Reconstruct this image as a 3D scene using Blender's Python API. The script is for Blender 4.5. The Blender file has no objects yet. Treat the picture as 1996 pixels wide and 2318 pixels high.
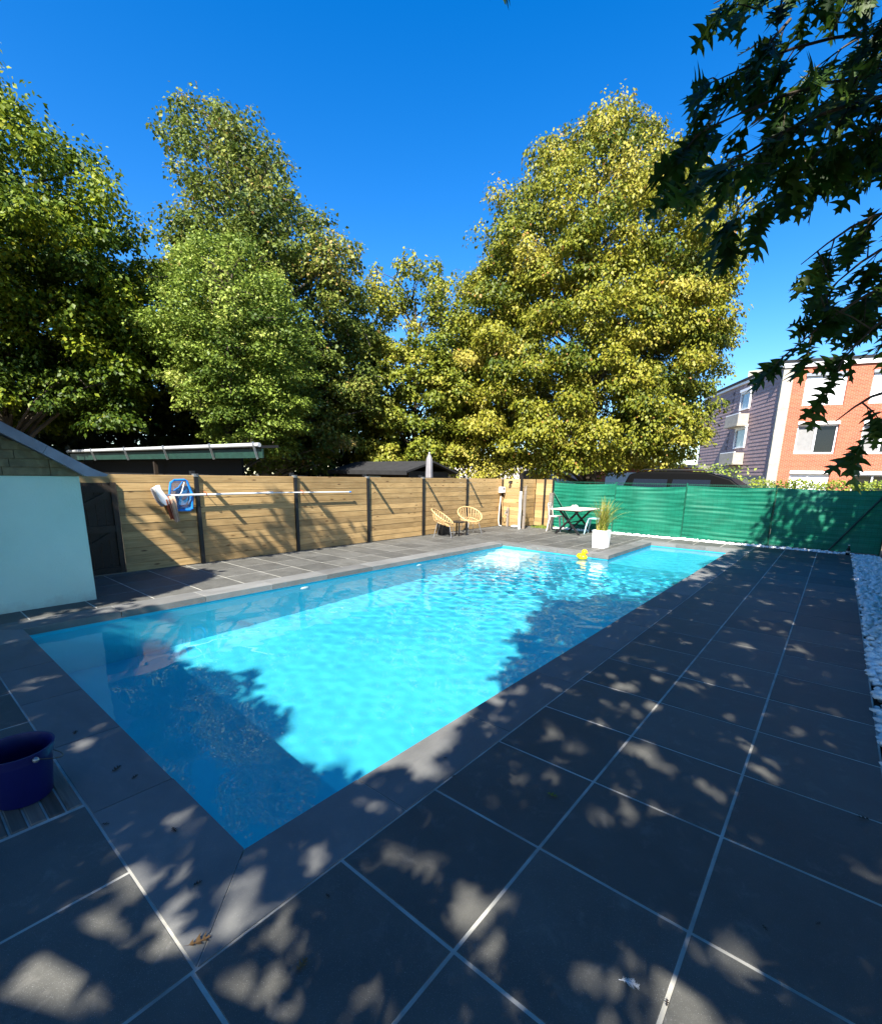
import bpy, math, random
import numpy as np
from mathutils import Vector, Matrix
R = math.radians
rng = np.random.default_rng(7)
random.seed(7)
sc = bpy.context.scene
COL = sc.collection

# ---------------------------------------------------------------- camera
CAM_R = np.array((0.76598897, 0.64264316, 0.01645237))
CAM_U = np.array((-0.15205472, 0.15625416, 0.97594262))
CAM_F = np.array((-0.62461209, 0.75006294, -0.21740589))
CAM_P = np.array((1.7162665, -0.7982569, 1.58594286))
FPX, CX, CY, IW, IH = 1066.68, 988.24, 1314.71, 1996.0, 2318.0
cd = bpy.data.cameras.new('camera')
cam = bpy.data.objects.new('camera', cd)
COL.objects.link(cam)
M = Matrix.Identity(4)
for i in range(3):
    M[i][0], M[i][1], M[i][2], M[i][3] = CAM_R[i], CAM_U[i], -CAM_F[i], CAM_P[i]
cam.matrix_world = M
cd.sensor_fit = 'HORIZONTAL'
cd.sensor_width = 36.0
cd.lens = FPX / IW * 36.0
cd.shift_x = (IW / 2 - CX) / IW
cd.shift_y = (CY - IH / 2) / IW
cd.clip_start = 0.05
cd.clip_end = 3000
sc.camera = cam

# ---------------------------------------------------------------- light
SUN_D = Vector((-0.40, 1.0, -1.13)).normalized()        # the way the light travels
elev = math.asin(-SUN_D.z)
azim = math.atan2(-SUN_D.x, -SUN_D.y)
world = bpy.data.worlds.new('World')
sc.world = world
world.use_nodes = True
wn = world.node_tree
wn.nodes.clear()
sky = wn.nodes.new('ShaderNodeTexSky')
sky.sky_type = 'NISHITA'
sky.sun_disc = False
sky.sun_elevation = elev
sky.sun_rotation = azim
sky.altitude = 0
sky.air_density = 1.0
sky.dust_density = 0.3
sky.ozone_density = 3.0
hs = wn.nodes.new('ShaderNodeHueSaturation')
hs.inputs['Hue'].default_value = 0.508
hs.inputs['Saturation'].default_value = 1.42
hs.inputs['Value'].default_value = 1.0
bg = wn.nodes.new('ShaderNodeBackground')
bg.inputs['Strength'].default_value = 0.092
wo = wn.nodes.new('ShaderNodeOutputWorld')
wn.links.new(sky.outputs[0], hs.inputs['Color'])
wn.links.new(hs.outputs[0], bg.inputs['Color'])
wn.links.new(bg.outputs[0], wo.inputs['Surface'])
sd = bpy.data.lights.new('sun', 'SUN')
sd.energy = 5.0
sd.angle = R(0.53)
sd.color = (1.0, 0.94, 0.84)
sun = bpy.data.objects.new('sun', sd)
COL.objects.link(sun)
sun.rotation_euler = SUN_D.to_track_quat('-Z', 'Y').to_euler()
sun.location = (6, -12, 14)
sd.cycles.is_caustics_light = True
sc.render.engine = 'CYCLES'
sc.view_settings.view_transform = 'Standard'
sc.view_settings.look = 'None'
sc.view_settings.exposure = 1.62
sc.view_settings.gamma = 1.0
sc.view_settings.use_curve_mapping = False
sc.cycles.use_denoising = True
sc.cycles.max_bounces = 14
sc.cycles.transmission_bounces = 8
sc.cycles.transparent_max_bounces = 12
sc.cycles.sample_clamp_indirect = 6.0
sc.cycles.caustics_refractive = True
sc.cycles.caustics_reflective = True
sc.cycles.diffuse_bounces = 7

# ---------------------------------------------------------------- materials
MATS = {}
class NT:
    def __init__(self, name):
        self.m = bpy.data.materials.new(name)
        self.m.use_nodes = True
        self.t = self.m.node_tree
        self.b = self.t.nodes['Principled BSDF']
        self.o = self.t.nodes['Material Output']
        MATS[name] = self.m
    def n(self, typ, **kw):
        nd = self.t.nodes.new('ShaderNode' + typ)
        for k, v in kw.items():
            if hasattr(nd, k) and k not in nd.inputs:
                setattr(nd, k, v)
            else:
                nd.inputs[k].default_value = v
        return nd
    def l(self, a, b):
        self.t.links.new(a, b)
    def coords(self, scale=(1, 1, 1), space='Object', rand=True):
        tc = self.n('TexCoord')
        mp = self.n('Mapping')
        mp.inputs['Scale'].default_value = scale
        self.l(tc.outputs[space], mp.inputs['Vector'])
        if rand:
            oi = self.n('ObjectInfo')
            mul = self.n('Math', operation='MULTIPLY')
            mul.inputs[1].default_value = 137.0
            self.l(oi.outputs['Random'], mul.inputs[0])
            self.l(mul.outputs[0], mp.inputs['Location'])
        return mp.outputs[0]
    def noise(self, vec, scale, detail=4, rough=.55, dist=0):
        nd = self.n('TexNoise')
        nd.inputs['Scale'].default_value = scale
        nd.inputs['Detail'].default_value = detail
        nd.inputs['Roughness'].default_value = rough
        nd.inputs['Distortion'].default_value = dist
        self.l(vec, nd.inputs['Vector'])
        return nd.outputs['Fac']
    def ramp(self, fac, stops):
        nd = self.n('ValToRGB')
        e = nd.color_ramp.elements
        while len(e) < len(stops):
            e.new(0.5)
        for el, (p, c) in zip(e, stops):
            el.position = p
            el.color = (c[0], c[1], c[2], 1) if not isinstance(c, (int, float)) else (c, c, c, 1)
        self.l(fac, nd.inputs['Fac'])
        return nd.outputs['Color']
    def mix(self, fac, a, b, mode='MIX'):
        nd = self.n('Mix', data_type='RGBA', blend_type=mode)
        for s, v in ((nd.inputs[0], fac), (nd.inputs[6], a), (nd.inputs[7], b)):
            if isinstance(v, (int, float)):
                s.default_value = v
            elif isinstance(v, tuple):
                s.default_value = (v[0], v[1], v[2], 1)
            else:
                self.l(v, s)
        return nd.outputs[2]
    def bump(self, h, strength=.3, dist=.01):
        nd = self.n('Bump')
        nd.inputs['Strength'].default_value = strength
        nd.inputs['Distance'].default_value = dist
        self.l(h, nd.inputs['Height'])
        self.l(nd.outputs[0], self.b.inputs['Normal'])
    def base(self, c):
        if isinstance(c, tuple):
            self.b.inputs['Base Color'].default_value = (c[0], c[1], c[2], 1)
        else:
            self.l(c, self.b.inputs['Base Color'])
    def rough(self, v, spec=.5):
        self.b.inputs['Roughness'].default_value = v
        self.b.inputs['Specular IOR Level'].default_value = spec

def plain(name, c, rough=.5, var=.18, scale=6.0, metal=0, spec=.4, bump=.05):
    m = NT(name)
    v = m.coords()
    f = m.noise(v, scale, 5)
    a = tuple(x * (1 - var) for x in c)
    b = tuple(min(1, x * (1 + var)) for x in c)
    m.base(m.ramp(f, [(.3, a), (.7, b)]))
    m.rough(rough, spec)
    m.b.inputs['Metallic'].default_value = metal
    if bump:
        m.bump(m.noise(v, scale * 12, 3), bump, .004)
    return m.m

def tile_mat(name, dark, light, speck, rough):
    m = NT(name)
    v = m.coords()
    big = m.noise(v, 2.2, 5, .6)
    fine = m.noise(v, 230, 2, .6)
    c = m.ramp(big, [(.3, dark), (.72, light)])
    c = m.mix(m.ramp(fine, [(.62, 0.0), (.8, speck)]), c, (.5, .5, .5))
    st = m.noise(v, 5.0, 6, .7, .6)
    c = m.mix(m.ramp(st, [(.56, 0.0), (.76, .42)]), c, (.21, .20, .18))
    oi = m.n('ObjectInfo')
    hv = m.n('HueSaturation')
    mr = m.n('MapRange')
    mr.inputs['To Min'].default_value = .78
    mr.inputs['To Max'].default_value = 1.24
    m.l(oi.outputs['Random'], mr.inputs['Value'])
    m.l(mr.outputs[0], hv.inputs['Value'])
    m.l(c, hv.inputs['Color'])
    m.base(hv.outputs[0])
    m.rough(rough, .45)
    rr = m.n('MapRange')
    rr.inputs['To Min'].default_value = rough - .12
    rr.inputs['To Max'].default_value = rough + .15
    m.l(big, rr.inputs['Value'])
    m.l(rr.outputs[0], m.b.inputs['Roughness'])
    m.bump(fine, .25, .0015)
    return m.m
T_TILE = tile_mat('slate_tile', (.058, .058, .051), (.094, .093, .083), .55, .66)
T_COPE = tile_mat('bluestone', (.108, .110, .106), (.158, .16, .154), .25, .64)
T_GROUT = plain('grout', (.42, .41, .36), .9, .34, 5)
T_GROUND = plain('earth', (.10, .085, .05), .95, .35, 1.5)
T_SOIL = plain('soil', (.045, .032, .02), .95, .4, 8)

def wood_mat(name, a, b, knot, gray=0.0):
    m = NT(name)
    v = m.coords((1, 1, 1))
    s = m.n('Mapping')
    s.inputs['Scale'].default_value = (1.1, 26, 26)
    m.l(v, s.inputs['Vector'])
    g = m.noise(s.outputs[0], 2.0, 5, .6, .8)
    c = m.ramp(g, [(.28, a), (.68, b)])
    s2 = m.n('Mapping')
    s2.inputs['Scale'].default_value = (2.6, 9, 9)
    m.l(v, s2.inputs['Vector'])
    vo = m.n('TexVoronoi')
    vo.inputs['Scale'].default_value = 1.0
    m.l(s2.outputs[0], vo.inputs['Vector'])
    kf = m.ramp(vo.outputs['Distance'], [(.06, 1.0), (.17, .0)])
    c = m.mix(kf, c, knot)
    blot = m.noise(v, 1.8, 4, .6)
    c = m.mix(m.ramp(blot, [(.45, 0.0), (.75, .45)]), c, tuple(x * .62 for x in a))
    oi = m.n('ObjectInfo')
    mr = m.n('MapRange')
    mr.inputs['To Min'].default_value = .66
    mr.inputs['To Max'].default_value = 1.2
    m.l(oi.outputs['Random'], mr.inputs['Value'])
    hv = m.n('HueSaturation')
    m.l(mr.outputs[0], hv.inputs['Value'])
    m.l(c, hv.inputs['Color'])
    m.base(hv.outputs[0])
    m.rough(.62, .3)
    m.bump(g, .25, .003)
    return m.m
W_PINE = wood_mat('pine_boards', (.31, .195, .076), (.51, .345, .155), (.11, .055, .02))
W_DARK = wood_mat('dark_stained_wood', (.022, .016, .011), (.05, .036, .026), (.01, .008, .006))
W_GREY = wood_mat('weathered_wood', (.17, .14, .11), (.33, .28, .23), (.08, .06, .04))
W_LID = wood_mat('grey_hatch_wood', (.075, .07, .06), (.15, .14, .12), (.04, .035, .03))
W_TOP = wood_mat('whitewashed_wood', (.58, .50, .42), (.74, .66, .57), (.35, .26, .18))
W_BARK = plain('bark', (.07, .055, .04), .95, .4, 5, bump=.6)
W_BARK2 = plain('grey_bark', (.14, .125, .10), .95, .35, 5, bump=.6)

B_METAL = plain('black_metal', (.012, .012, .013), .42, .2)
G_METAL = plain('grey_metal', (.32, .33, .34), .4, .15, metal=.7)
WHITE_P = plain('white_plastic', (.78, .78, .76), .4, .05)
WHITE_PL = plain('planter_white', (.80, .80, .79), .55, .04)
BLUE_P = plain('blue_plastic', (.004, .007, .085), .42, .1)
BLUE_N = plain('blue_frame', (.012, .19, .62), .35, .15)
RATTAN = plain('rattan', (.55, .36, .16), .5, .25, 14)
YELLOW = plain('yellow_vinyl', (.85, .60, .01), .3, .05, bump=0)
ORANGE = plain('orange_vinyl', (.85, .22, .02), .35, .05, bump=0)
PALEBLUE = plain('pale_blue_paint', (.30, .52, .60), .4, .08)
BEIGE_P = plain('beige_paint', (.58, .50, .43), .45, .08)
STONE = plain('white_stone', (.86, .85, .83), .75, .18, 14)
GREYSTONE = plain('grey_stone', (.36, .36, .36), .8, .2, 8)
CONC = plain('concrete', (.36, .33, .275), .85, .15, 5)
GREEN_DK = plain('dark_green_paint', (.010, .035, .026), .5, .2)
FELT = plain('roof_felt', (.018, .018, .019), .9, .25, 4)
GUTTER = plain('grey_gutter', (.46, .47, .48), .5, .1)
CLOTH_B = plain('beige_cloth', (.56, .38, .26), .9, .2)
CLOTH_R = plain('rust_cloth', (.30, .07, .03), .9, .25)
CLOTH_G = plain('grey_cloth', (.24, .23, .24), .9, .15)
WHITE_C = plain('white_cloth', (.80, .80, .80), .8, .05)
CARPAINT = plain('black_car_paint', (.002, .002, .002), .5, .1, spec=.06, bump=0)
RUBBER = plain('rubber', (.015, .015, .015), .85, .1)
GLASS_D = plain('dark_glass', (.010, .011, .012), .10, .05, spec=.4, bump=0)
GLASS_L = plain('pale_glass', (.26, .30, .32), .10, .1, spec=.7, bump=0)
SHUTTER = plain('white_shutter', (.82, .82, .82), .5, .04)
CURTAIN = plain('window_screen', (.23, .23, .225), .6, .1)
LEAD = plain('lead_verge', (.22, .25, .31), .5, .22, 5)
DRYLEAF = plain('dry_leaf', (.15, .085, .03), .8, .3)
DRYLEAF2 = plain('dark_leaf', (.035, .025, .018), .8, .3)
BLACKV = plain('black_painted_shade', (.005, .005, .005), .95, .2)  # near black; shade painted into lean-to wall and building voids, box is plain black

m = NT('render_wall')
v = m.coords(rand=False)
m.base(m.ramp(m.noise(v, 1.3, 5), [(.3, (.46, .70, .61)), (.7, (.53, .76, .67))]))  # light thrown up by the pool is put into the white wall's colour
m.rough(.85, .2)
m.bump(m.noise(v, 55, 5), .6, .010)
xyz = m.n('SeparateXYZ')
m.l(v, xyz.inputs[0])
ad = m.n('Math', operation='MULTIPLY_ADD')
ad.inputs[1].default_value = .35
m.l(m.noise(v, 6, 5, .7), ad.inputs[0])
m.l(xyz.outputs['Z'], ad.inputs[2])
dirt = m.ramp(ad.outputs[0], [(.10, .55), (.30, .0)])
wc = m.b.inputs['Base Color'].links[0].from_socket
m.base(m.mix(dirt, wc, (.30, .31, .27)))
T_WALL = m.m

m = NT('gable_slate')
v = m.coords()
m.base(m.ramp(m.noise(v, 7, 6, .6, .5), [(.3, (.08, .078, .045)), (.55, (.17, .15, .085)), (.8, (.25, .22, .12))]))
m.rough(.7, .3)
m.bump(m.noise(v, 30, 4), .4, .006)
T_SLATE = m.m

m = NT('brick_facade')
v = m.coords(rand=False, space='UV')
br = m.n('TexBrick')
br.offset = .5
br.inputs['Scale'].default_value = 1.0
br.inputs['Brick Width'].default_value = .22
br.inputs['Row Height'].default_value = .072
br.inputs['Mortar Size'].default_value = .008
br.inputs['Mortar Smooth'].default_value = .2
br.inputs['Bias'].default_value = -.1
br.inputs['Color1'].default_value = (.32, .062, .032, 1)
br.inputs['Color2'].default_value = (.44, .105, .052, 1)
br.inputs['Mortar'].default_value = (.42, .28, .20, 1)
m.l(v, br.inputs['Vector'])
nz = m.noise(v, 1.1, 5)
m.base(m.mix(m.ramp(nz, [(.3, .0), (.8, .35)]), br.outputs['Color'], (.42, .13, .06)))
m.rough(.9, .2)
T_BRICK = m.m

T_SHINGLE = plain('mauve_shingle', (.32, .225, .225), .7, .12, 2)

m = NT('screen_cloth')
v = m.coords(rand=False)
cc = m.ramp(m.noise(v, 3.0, 5), [(.3, (.004, .145, .082)), (.7, (.008, .225, .134))])
gm = m.n('Mapping')
gm.inputs['Scale'].default_value = (1, 1, 1)
m.l(v, gm.inputs['Vector'])
bk_ = m.n('TexBrick')
bk_.offset = 0
bk_.inputs['Scale'].default_value = 1.0
bk_.inputs['Brick Width'].default_value = .10
bk_.inputs['Row Height'].default_value = .05
bk_.inputs['Mortar Size'].default_value = .0035
bk_.inputs['Color1'].default_value = (0, 0, 0, 1)
bk_.inputs['Color2'].default_value = (.12, .12, .12, 1)
bk_.inputs['Mortar'].default_value = (.55, .55, .55, 1)
sx_ = m.n('SeparateXYZ')
m.l(gm.outputs[0], sx_.inputs[0])
cx_ = m.n('CombineXYZ')
sm_ = m.n('Math', operation='ADD')
m.l(sx_.outputs['X'], sm_.inputs[0])
m.l(sx_.outputs['Y'], sm_.inputs[1])
m.l(sm_.outputs[0], cx_.inputs['X'])
m.l(sx_.outputs['Z'], cx_.inputs['Y'])
m.l(cx_.outputs[0], bk_.inputs['Vector'])
cc = m.mix(bk_.outputs['Color'], cc, (.002, .07, .042))
cc = m.mix(m.ramp(m.noise(v, 1.1, 3), [(.5, 0.0), (.72, .35)]), cc, (.05, .27, .18))
m.base(cc)
m.rough(.55, .35)
tr = m.n('BsdfTranslucent')
m.l(cc, tr.inputs['Color'])
mx = m.n('MixShader')
mx.inputs[0].default_value = .30
m.l(m.b.outputs[0], mx.inputs[1])
m.l(tr.outputs[0], mx.inputs[2])
m.l(mx.outputs[0], m.o.inputs['Surface'])
T_SCREEN = m.m
GREEN_W = plain('green_wire', (.006, .09, .055), .45, .15)

m = NT('blue_net')
m.base((.02, .22, .55))
m.rough(.6)
tp = m.n('BsdfTransparent')
mx = m.n('MixShader')
mx.inputs[0].default_value = .5
m.l(m.b.outputs[0], mx.inputs[1])
m.l(tp.outputs[0], mx.inputs[2])
m.l(mx.outputs[0], m.o.inputs['Surface'])
T_NET = m.m

m = NT('pool_liner')
v = m.coords(rand=False)
m.base(m.ramp(m.noise(v, 1.2, 4), [(.3, (.036, .43, .58)), (.7, (.048, .50, .64))]))
m.rough(.6, .3)
T_LINER = m.m
m = NT('pool_step_liner')
v = m.coords(rand=False)
m.base(m.ramp(m.noise(v, 2.0, 4), [(.3, (.42, .78, .80)), (.7, (.52, .84, .85))]))
m.rough(.6, .3)
T_STEP = m.m

m = NT('water')
m.b.inputs['Base Color'].default_value = (1, 1, 1, 1)
m.b.inputs['Roughness'].default_value = 0
m.b.inputs['IOR'].default_value = 1.333
m.b.inputs['Transmission Weight'].default_value = 1.0
T_WATER = m.m

def leaf_mat(name, stops, trans=.26, rough=.5, tcol=1.25):
    m = NT(name)
    at = m.n('Attribute')
    at.attribute_name = 'rnd'
    c = m.ramp(at.outputs['Fac'], stops)
    m.base(c)
    m.rough(rough, .26)
    hv = m.n('HueSaturation')
    hv.inputs['Value'].default_value = tcol
    m.l(c, hv.inputs['Color'])
    tr = m.n('BsdfTranslucent')
    m.l(hv.outputs[0], tr.inputs['Color'])
    mx = m.n('MixShader')
    mx.inputs[0].default_value = trans
    m.l(m.b.outputs[0], mx.inputs[1])
    m.l(tr.outputs[0], mx.inputs[2])
    m.l(mx.outputs[0], m.o.inputs['Surface'])
    return m.m
L_GOLD = leaf_mat('golden_leaf', [(0, (.04, .075, .008)), (.35, (.15, .170, .014)), (.75, (.285, .270, .026)), (.97, (.37, .315, .06)), (1, (.36, .19, .05))])
L_GREEN = leaf_mat('green_leaf', [(0, (.022, .05, .006)), (.45, (.085, .135, .010)), (.85, (.25, .29, .016)), (1, (.34, .33, .03))])
L_MAPLE = leaf_mat('maple_leaf', [(0, (.04, .07, .014)), (.5, (.135, .175, .026)), (.88, (.24, .25, .05)), (1, (.38, .24, .08))])
L_BUSH = leaf_mat('bright_leaf', [(0, (.055, .095, .012)), (.5, (.18, .25, .034)), (.9, (.31, .38, .07)), (1, (.42, .42, .11))])
L_LIME = leaf_mat('lime_leaf', [(0, (.06, .10, .012)), (.5, (.18, .21, .02)), (.9, (.29, .29, .035)), (1, (.38, .32, .06))])
L_DARK = leaf_mat('painted_shade_leaf', [(0, (.015, .028, .008)), (.6, (.035, .055, .014)), (1, (.07, .09, .02))])  # leaf colour darkened to stand in for foliage in shade
L_OAK = leaf_mat('oak_leaf', [(0, (.018, .045, .006)), (.6, (.036, .080, .010)), (.95, (.08, .13, .014)), (1, (.16, .20, .03))], trans=.42, rough=.5)
L_GRASS = leaf_mat('grass_blade', [(0, (.12, .17, .02)), (.5, (.30, .32, .05)), (.9, (.52, .44, .13)), (1, (.50, .30, .14))])
L_LAWN = leaf_mat('lawn_blade', [(0, (.10, .17, .02)), (1, (.28, .33, .05))])
L_HEDGE = leaf_mat('hedge_leaf', [(0, (.08, .13, .015)), (1, (.34, .38, .05))])

# ---------------------------------------------------------------- mesh helpers
class MB:
    def __init__(self):
        self.v, self.f = [], []
    def add(self, vs, fs):
        o = len(self.v)
        self.v += [tuple(p) for p in vs]
        self.f += [tuple(i + o for i in q) for q in fs]
        return self
    def box(self, lo, hi, rot=None, piv=None):
        (a, b, c), (d, e, f) = lo, hi
        vs = [(a, b, c), (d, b, c), (d, e, c), (a, e, c), (a, b, f), (d, b, f), (d, e, f), (a, e, f)]
        if rot is not None:
            p = Vector(piv if piv is not None else ((a + d) / 2, (b + e) / 2, (c + f) / 2))
            vs = [tuple(rot @ (Vector(q) - p) + p) for q in vs]
        return self.add(vs, [(0, 3, 2, 1), (4, 5, 6, 7), (0, 1, 5, 4), (1, 2, 6, 5), (2, 3, 7, 6), (3, 0, 4, 7)])
    def bevbox(self, lo, hi, b=.004):
        (x0, y0, z0), (x1, y1, z1) = lo, hi
        vs = [(x0, y0, z0), (x1, y0, z0), (x1, y1, z0), (x0, y1, z0),
              (x0, y0, z1 - b), (x1, y0, z1 - b), (x1, y1, z1 - b), (x0, y1, z1 - b),
              (x0 + b, y0 + b, z1), (x1 - b, y0 + b, z1), (x1 - b, y1 - b, z1), (x0 + b, y1 - b, z1)]
        fs = [(0, 3, 2, 1), (8, 9, 10, 11)]
        for i in range(4):
            j = (i + 1) % 4
            fs += [(i, j, j + 4, i + 4), (i + 4, j + 4, j + 8, i + 8)]
        return self.add(vs, fs)
    def tube(self, pts, rad, n=8, cap=True):
        pts = [Vector(p) for p in pts]
        rs = rad if isinstance(rad, (list, tuple)) else [rad] * len(pts)
        vs, fs = [], []
        for i, p in enumerate(pts):
            t = (pts[min(i + 1, len(pts) - 1)] - pts[max(i - 1, 0)])
            t = t.normalized() if t.length > 1e-9 else Vector((0, 0, 1))
            a = Vector((0, 0, 1)) if abs(t.z) < .9 else Vector((1, 0, 0))
            s = t.cross(a).normalized()
            q = s.cross(t)
            for k in range(n):
                an = 2 * math.pi * k / n
                vs.append(p + (s * math.cos(an) + q * math.sin(an)) * rs[i])
        for i in range(len(pts) - 1):
            for k in range(n):
                k2 = (k + 1) % n
                fs.append((i * n + k, i * n + k2, (i + 1) * n + k2, (i + 1) * n + k))
        if cap:
            fs.append(tuple(range(n - 1, -1, -1)))
            fs.append(tuple(range((len(pts) - 1) * n, len(pts) * n)))
        return self.add(vs, fs)
    def bar(self, a, b, w, h, up=(0, 0, 1)):
        a, b = Vector(a), Vector(b)
        t = (b - a).normalized()
        s = t.cross(Vector(up)).normalized() * (w / 2)
        q = s.cross(t).normalized() * (h / 2)
        vs = [a - s - q, a + s - q, a + s + q, a - s + q, b - s - q, b + s - q, b + s + q, b - s + q]
        return self.add(vs, [(0, 3, 2, 1), (4, 5, 6, 7), (0, 1, 5, 4), (1, 2, 6, 5), (2, 3, 7, 6), (3, 0, 4, 7)])
    def lathe(self, c, prof, n=24, sx=1, sy=1):
        vs, fs = [], []
        for r, z in prof:
            for k in range(n):
                an = 2 * math.pi * k / n
                vs.append((c[0] + r * sx * math.cos(an), c[1] + r * sy * math.sin(an), c[2] + z))
        for i in range(len(prof) - 1):
            for k in range(n):
                k2 = (k + 1) % n
                fs.append((i * n + k, i * n + k2, (i + 1) * n + k2, (i + 1) * n + k))
        return self.add(vs, fs)
    def ball(self, c, rx, ry, rz, nu=16, nv=10, f=None):
        vs, fs = [], []
        for i in range(nv + 1):
            th = math.pi * i / nv
            for k in range(nu):
                ph = 2 * math.pi * k / nu
                p = [math.sin(th) * math.cos(ph), math.sin(th) * math.sin(ph), math.cos(th)]
                if f:
                    p = f(*p)
                vs.append((c[0] + p[0] * rx, c[1] + p[1] * ry, c[2] + p[2] * rz))
        for i in range(nv):
            for k in range(nu):
                k2 = (k + 1) % nu
                fs.append((i * nu + k, (i + 1) * nu + k, (i + 1) * nu + k2, i * nu + k2))
        return self.add(vs, fs)
    def quad(self, a, b, c, d):
        return self.add([a, b, c, d], [(0, 1, 2, 3)])
    def prism(self, poly, axis, a, b):
        """poly: 2D points; extruded along axis from a to b"""
        def p3(p, h):
            return {'x': (h, p[0], p[1]), 'y': (p[0], h, p[1]), 'z': (p[0], p[1], h)}[axis]
        n = len(poly)
        vs = [p3(p, a) for p in poly] + [p3(p, b) for p in poly]
        fs = [tuple(range(n)), tuple(range(2 * n - 1, n - 1, -1))]
        fs += [(i, i + n, (i + 1) % n + n, (i + 1) % n) for i in range(n)]
        return self.add(vs, fs)

def wloc(o):
    p = Vector((0, 0, 0))
    while o is not None:
        p += o.location
        o = o.parent
    return p
def tag(o, label=None, cat=None, group=None, kind=None):
    for k, val in (('label', label), ('category', cat), ('group', group), ('kind', kind)):
        if val:
            o[k] = val
    return o
def mesh_of(name, mb, mat, smooth=False, off=(0, 0, 0)):
    me = bpy.data.meshes.new(name)
    me.from_pydata([(p[0] - off[0], p[1] - off[1], p[2] - off[2]) for p in mb.v], [], mb.f)
    me.materials.append(mat)
    import bmesh
    bm = bmesh.new()
    bm.from_mesh(me)
    bmesh.ops.recalc_face_normals(bm, faces=bm.faces)
    bm.to_mesh(me)
    bm.free()
    if smooth:
        me.polygons.foreach_set('use_smooth', [True] * len(me.polygons))
        me.set_sharp_from_angle(angle=R(40))
    me.update()
    return me
def link(o, parent=None):
    COL.objects.link(o)
    if parent is not None:
        o.parent = parent
    return o
def obj(name, mb, mat, parent=None, smooth=False, at=None):
    """one mesh object from world-space geometry; at = its own origin"""
    pw = wloc(parent) if parent is not None else Vector((0, 0, 0))
    org = Vector(at) if at is not None else (pw if parent is not None else Vector((0, 0, 0)))
    o = bpy.data.objects.new(name, mesh_of(name, mb, mat, smooth, org))
    link(o, parent)
    o.location = org - pw
    return o
def thing(name, loc, label, cat, group=None):
    o = bpy.data.objects.new(name, None)
    o.empty_display_size = .2
    COL.objects.link(o)
    o.location = loc
    return tag(o, label, cat, group)
def inst(name, me, parent, loc, rot=(0, 0, 0), scale=(1, 1, 1)):
    o = bpy.data.objects.new(name, me)
    link(o, parent)
    pw = wloc(parent) if parent is not None else Vector((0, 0, 0))
    o.location = Vector(loc) - pw
    o.rotation_euler = rot
    o.scale = scale
    return o
def np_mesh(name, V, F, mat, rnd=None, smooth=False):
    me = bpy.data.meshes.new(name)
    k = F.shape[1]
    me.vertices.add(len(V))
    me.vertices.foreach_set('co', V.astype(np.float32).ravel())
    me.loops.add(F.size)
    me.loops.foreach_set('vertex_index', F.astype(np.int32).ravel())
    me.polygons.add(len(F))
    me.polygons.foreach_set('loop_start', np.arange(0, F.size, k, dtype=np.int32))
    me.polygons.foreach_set('loop_total', np.full(len(F), k, dtype=np.int32))
    if smooth:
        me.polygons.foreach_set('use_smooth', np.ones(len(F), dtype=bool))
    me.materials.append(mat)
    if rnd is not None:
        a = me.attributes.new('rnd', 'FLOAT', 'POINT')
        a.data.foreach_set('value', rnd.astype(np.float32))
    me.update(calc_edges=True)
    return me
def np_obj(name, me, parent=None):
    o = bpy.data.objects.new(name, me)
    link(o, parent)
    if parent is not None:
        o.location = -wloc(parent)
    return o
def unit(a):
    return a / np.maximum(np.linalg.norm(a, axis=-1, keepdims=True), 1e-9)
def project(P):
    d = np.asarray(P) - CAM_P
    z = d @ CAM_F
    zz = np.where(np.abs(z) < 1e-6, 1e-6, z)
    return CX + FPX * (d @ CAM_R) / zz, CY - FPX * (d @ CAM_U) / zz, z

# leaf templates: x along the leaf (0..1), y half width, z fold
LEAF4 = (np.array([(0, 0, 0), (1, 0, -.05), (.45, .36, .07), (.45, -.36, .07)]), np.array([(0, 3, 1), (0, 1, 2)]))
def oak_template(full=True):
    out = [(0, .010), (.14, .012), (.20, .035), (.25, .13), (.37, .25), (.345, .12), (.37, .045), (.42, .07), (.46, .20), (.54, .30), (.655, .41),
           (.60, .22), (.605, .10), (.635, .05), (.68, .08), (.715, .19), (.86, .33), (.80, .15), (.80, .065), (.86, .085), (.93, .13), (.92, .05), (1.0, .004)]
    V, F = [], []
    n = len(out)
    for i, (x, w) in enumerate(out):
        mx = max([0.0] + [.9 * q[0] for q in out[:i + 1] if q[1] < .09]) if i < n - 1 else 1.0
        mx += i * .003 if i < n - 1 else 0
        bend = -.10 * mx * mx
        V += [(mx, 0, bend), (x, w, bend + w * .22), (x, -w, bend + w * .22)]
    for i in range(n - 1):
        a, b = 3 * i, 3 * i + 3
        F += [(a, b, b + 1), (a, b + 1, a + 1), (a, a + 2, b + 2), (a, b + 2, b)]
    return np.array(V, float), np.array(F)
OAK_HI = oak_template(True)
_o = [(0, 0), (.28, .27), (.36, .07), (.58, .38), (.64, .08), (.82, .28), (1, 0), (.82, -.28), (.64, -.08), (.58, -.38), (.36, -.07), (.28, -.27)]
OAK_LO = (np.array([(.5, 0, 0)] + [(a, b, abs(b) * .2 - .1 * a * a) for a, b in _o]), np.array([(0, i + 1, (i + 1) % 12 + 1) for i in range(12)]))
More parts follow.
